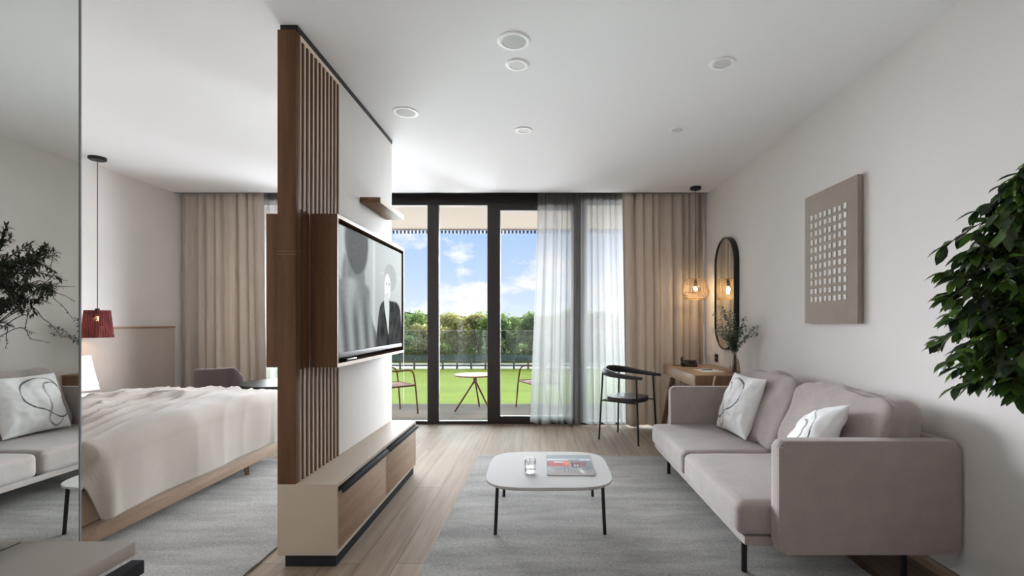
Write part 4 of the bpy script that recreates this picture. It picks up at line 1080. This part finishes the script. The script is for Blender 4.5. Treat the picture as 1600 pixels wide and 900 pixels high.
bm = NB(); box(bm, -.009, 0, -.045, .045, -.045, .045, .003); finish('plate', bm, M['black'], t)
bm = NB(); lathe(bm, [(0, -.0095), (.018, -.0095), (.020, -.011), (.022, -.0095)], 24, axis='X'); finish('socket_ring', bm, M['blackrail'], t)
bm = NB(); box(bm, -.0115, -.009, -.006, .006, -.008, .008, .001, 1); finish('indicator', bm, M['paper'], t)

t = thing('flower_vase', 'smoky glass bottle vase of grey green eucalyptus on the desk', 'vase', (1.868, 4.73, DZ))
bm = NB(); lathe(bm, [(0, 0), (.040, 0), (.047, .006), (.048, .05), (.040, .11), (.020, .16), (.019, .20), (.024, .212), (.021, .212), (.016, .198), (.017, .16), (.036, .11), (.044, .05), (.042, .010), (0, .008)], 40); finish('bottle', bm, M['amberglass'], t)
bm = NB(); it = []; rr = random.Random(21)
for k in range(17):
    a = rr.uniform(0, 2 * PI); ex_ = Vector((rr.uniform(-.20, .11), rr.uniform(-.22, .14), rr.uniform(.34, .66)))
    if k == 0: ex_ = Vector((.10, -.30, .46))
    if k == 1: ex_ = Vector((.10, -.26, .40))
    if k == 2: ex_ = Vector((-.18, .05, .42))
    if ex_.x > .115: ex_.x = .115
    P = spline([Vector((rr.uniform(-.02, .02), rr.uniform(-.02, .02), .012)), Vector((0, 0, .20)), Vector((ex_.x * .45, ex_.y * .45, .2 + (ex_.z - .2) * .6)), ex_], 9)
    tube(bm, P, lambda q: .0018 * (1 - .6 * q), 5)
    for i in range(10, len(P)):
        for s in range(5):
            v = Vector((rr.gauss(0, 1), rr.gauss(0, 1), rr.gauss(0, .7))).normalized(); p = P[i] + v * .012
            L = rr.uniform(.016, .03); 
            if (p + v * L).x < .14: it.append((p, v + Vector((0, 0, .4)), Vector((0, 0, 1)), L, rr.random()))
o = finish('stems', bm, M['bark'], t); leaves_mesh('foliage', it, M['eucalyptus'], t, n=3, width=.7)

t = thing('oval_mirror', 'tall black framed capsule mirror on the right wall above the desk', 'mirror', (XR, 5.27, 1.575))
def capsule(r, hh, n=28):
    pts = []
    for k in range(n + 1):
        a = PI * k / n; pts.append((r * math.cos(a), hh - r + r * math.sin(a)))
    for k in range(n + 1):
        a = PI + PI * k / n; pts.append((r * math.cos(a), -(hh - r) + r * math.sin(a)))
    return pts
RO, HO = .282, .60
bm = NB(); o1 = capsule(RO, HO); i1 = capsule(RO - .012, HO - .012); n = len(o1)
def ring(pts, x): return [bm.verts.new((x, y, z)) for (y, z) in pts]
A = ring(o1, 0); B_ = ring(o1, -.055); C_ = ring(i1, -.055); D_ = ring(i1, -.044)
for k in range(n):
    l = (k + 1) % n
    for (p, q) in ((A, B_), (B_, C_), (C_, D_)): bm.faces.new((p[k], p[l], q[l], q[k]))
finish('frame', bm, M['black'], t)
bm = NB(); bm.faces.new([bm.verts.new((-.045, y, z)) for (y, z) in i1]); g = finish('mirror_glass', bm, M['mirror'], t, 0)
if g.data.polygons[0].normal.x > 0: g.data.flip_normals()

# artwork
t = thing('canvas_artwork', 'raw linen canvas with a grid of small white squares', 'wall art', (XR, 3.375, 1.732))
bm = NB(); box(bm, -.040, -.006, -.305, .305, -.466, .466, .003); finish('canvas', bm, M['canvas'], t)
bm = NB(); box(bm, -.006, 0, -.29, .29, -.45, .45); finish('stretcher', bm, M['canvasside'], t)
bm = NB(); rr = random.Random(2)
for i in range(8):
    for j in range(11):
        y = 3.19 - 3.375 + i * .056 + rr.uniform(-.002, .002); z = -.295 + j * .0591 + rr.uniform(-.002, .002)
        w1 = .0135 + rr.uniform(-.001, .001); h1 = .0175 + rr.uniform(-.001, .0015); dy = rr.uniform(-.002, .002)
        bm = NB(); a = [bm.verts.new((-.0402, y + sy * w1 + (dy if sz > 0 else 0), z + sz * h1)) for sy, sz in ((-1, -1), (1, -1), (1, 1), (-1, 1))]
        b = [bm.verts.new((-.0445, v.co.y * 1.0, v.co.z)) for v in a]
        bm.faces.new(b)
        for k in range(4): bm.faces.new((a[k], a[(k + 1) % 4], b[(k + 1) % 4], b[k]))
        finish('white_square', bm, M['tile'], t, 30)

# black chair
t = thing('armchair', 'black metal armchair with padded leather seat at the desk', 'chair', (.955, 5.37, 0), R(-37))
LG = [(-.235, .215, .03, -.03), (-.235, -.215, .03, .03), (.235, -.225, -.035, .02), (.235, .225, -.035, -.02)]
tops = []
for (x, y, dx, dy) in LG:
    h = .725 if x < 0 else .69
    bm = NB(); tube(bm, [(x, y, 0), (x + dx, y + dy, h)], .0095, 10); finish('leg', bm, M['black'], t); tops.append((x + dx, y + dy, h))
arcp = [(.275, -.225, .695), (.15, -.245, .700), (.0, -.25, .712), (-.12, -.225, .728), (-.215, -.14, .742), (-.25, 0, .750), (-.215, .14, .742), (-.12, .225, .728), (0, .25, .712), (.15, .245, .700), (.275, .225, .695)]
P = spline([Vector(p) for p in arcp], 6); bm = NB(); rings = []
for i, p in enumerate(P):
    d = (P[min(i + 1, len(P) - 1)] - P[max(i - 1, 0)]).normalized(); s = d.cross(Vector((0, 0, 1))).normalized(); q = i / (len(P) - 1)
    k = math.sin(PI * q) ** 1.5; hh = .016 + .026 * k; ww = .017 + .004 * (1 - k); up = (Vector((0, 0, 1)) - s * (-.25 * k)).normalized()
    rings.append([bm.verts.new(p + s * (ww * math.copysign(abs(math.cos(a)) ** .7, math.cos(a))) + up * (hh * math.copysign(abs(math.sin(a)) ** .7, math.sin(a)))) for a in [2 * PI * m / 14 for m in range(14)]])
for a, b in zip(rings[:-1], rings[1:]):
    for m in range(14): bm.faces.new((a[m], a[(m + 1) % 14], b[(m + 1) % 14], b[m]))
bm.faces.new(rings[0][::-1]); bm.faces.new(rings[-1])
finish('backrest', bm, M['leather'], t, 60)
bm = NB(); ol = squircle(.0, 0, .205, 2.8, 64); prism(bm, ol, .425, .470, .02, 4)
for v in bm.verts:
    if v.co.z > .45: v.co.z += .008 * (1 - min(1, (v.co.x ** 2 + v.co.y ** 2) / .04))
finish('seat', bm, M['leather'], t, 60)
bm = NB()
for s in (-1, 1): tube(bm, [(-.212, s * .198, .425), (.215, s * .21, .425)], .007, 8)
tube(bm, [(-.214, -.198, .425), (-.214, .198, .425)], .007, 8)
for x in (-.13, .13): tube(bm, [(x, -.205, .425), (x, .205, .425)], .007, 8)
finish('seat_frame', bm, M['black'], t)

# ================================================================== BEDROOM FURNITURE BEYOND THE BED
t = thing('barrel_armchair', 'mauve upholstered armchair with rounded back beyond the bed', 'armchair', (-3.42, 5.38, 0), R(-6))
def shell(u, v):
    a = R(200 + 140 * u); r = .265; z = .28 + .50 * v + .03 * (u - .4) * v
    z -= .10 * sm(.35, .5, abs(u - .5)) * v
    return Vector((r * math.cos(a) * 1.02, r * math.sin(a) * .95, z))
bm = NB(); grid(bm, 36, 12, shell); o = finish('backrest', bm, M['armchair'], t, 180); solid(o, .07); b_ = o.modifiers.new('soft', 'BEVEL'); b_.width = .03; b_.segments = 4; b_.limit_method = 'ANGLE'
bm = NB(); softbox(bm, -.23, .23, -.20, .26, .27, .43, .05, (0, 0, .02), n=12); finish('seat', bm, M['armchair'], t)
for (x, y) in ((-.19, -.17), (.19, -.17), (-.19, .2), (.19, .2)):
    bm = NB(); tube(bm, [(x * 1.1, y * 1.1, 0), (x * .9, y * .9, .28)], .012, 10); finish('leg', bm, M['black'], t)
t = thing('side_table', 'black round topped table between the mauve armchair and the partition', 'table', (-2.73, 5.22, 0))
bm = NB(); lathe(bm, [(0, .612), (.40, .612), (.415, .62), (.415, .632), (.408, .638), (0, .638)], 56); finish('tabletop', bm, M['black'], t)
for a in (35, 125, 215, 305, ):
    bm = NB(); a = R(a); tube(bm, [(.36 * math.cos(a), .36 * math.sin(a), 0), (.31 * math.cos(a), .31 * math.sin(a), .613)], .012, 10); finish('leg', bm, M['black'], t)
    bm = NB(); cyl(bm, .31 * math.cos(a), .31 * math.sin(a), .592, .613, .022, .030, 12); finish('leg_bracket', bm, M['black'], t)

# ================================================================== FICUS
t = thing('ficus_plant', 'leafy green ficus at the right edge in front of the wall', 'potted plant', (1.70, 1.60, 0))
bm = NB(); lathe(bm, [(0, 0), (.15, 0), (.16, .01), (.18, .27), (.175, .28), (.166, .27), (.160, .24), (0, .24)], 40); finish('pot', bm, M['pot'], t)
bm = NB(); lathe(bm, [(0, .245), (.160, .242)], 32); finish('soil', bm, M['soil'], t)
bm = NB(); it = []; rr = random.Random(77)
for s in ((0, 0), (.03, .02), (-.02, .03)):
    tube(bm, [(s[0] + .01, s[1], .24), (s[0] * 1.5 - .02, s[1] * 1.2 + .02, .8), (s[0] * 2 + .02, s[1] * 2, 1.2), (s[0] * 3, s[1] * 3 - .02, 1.6)], lambda q: .016 * (1 - .6 * q), 8, smoothpts=5)
for k in range(320):
    z = rr.uniform(1.10, 1.79); f = (z - 1.08) / .74
    rad = (.37 * (1 - f) + .31 * f) * (1 - .5 * max(0, f - .7) / .3) * rr.uniform(.5, 1.0)
    if f < .12: rad *= .8
    a = rr.uniform(0, 2 * PI); cxx, cyy = math.cos(a) * rad * .98, math.sin(a) * rad * .85
    tip = Vector((cxx, cyy, z - .05)); o_ = Vector((cxx * .25, cyy * .25, z + rr.uniform(-.02, .08)))
    if tip.x > .24: tip.x = .24
    P = spline([o_, o_.lerp(tip, .5) + Vector((0, 0, .025)), tip], 4); tube(bm, P, lambda q: .0022 * (1 - .5 * q), 5)
    for i in range(2, len(P)):
        for s in (-1, 1):
            d = (P[i] - P[i - 1]).normalized(); sd = d.cross(Vector((0, 0, 1))) * s
            v = (d * rr.uniform(.3, 1) + sd * rr.uniform(.4, 1.1) + Vector((0, 0, rr.uniform(-.75, .35)))); L = rr.uniform(.045, .078)
            if (P[i] + v.normalized() * L).x > .29: continue
            it.append((P[i], v, Vector((rr.gauss(0, .35), rr.gauss(0, .35), 1)), L, min(1, rr.random() ** 2.2 + .25 * max(0, f - .6))))
    it.append((P[-1], tip - o_, Vector((0, 0, 1)), .07, rr.random() ** 2))
finish('branches', bm, M['bark'], t); leaves_mesh('foliage', it, M['ficus'], t, n=3, width=.46, fold=.3)
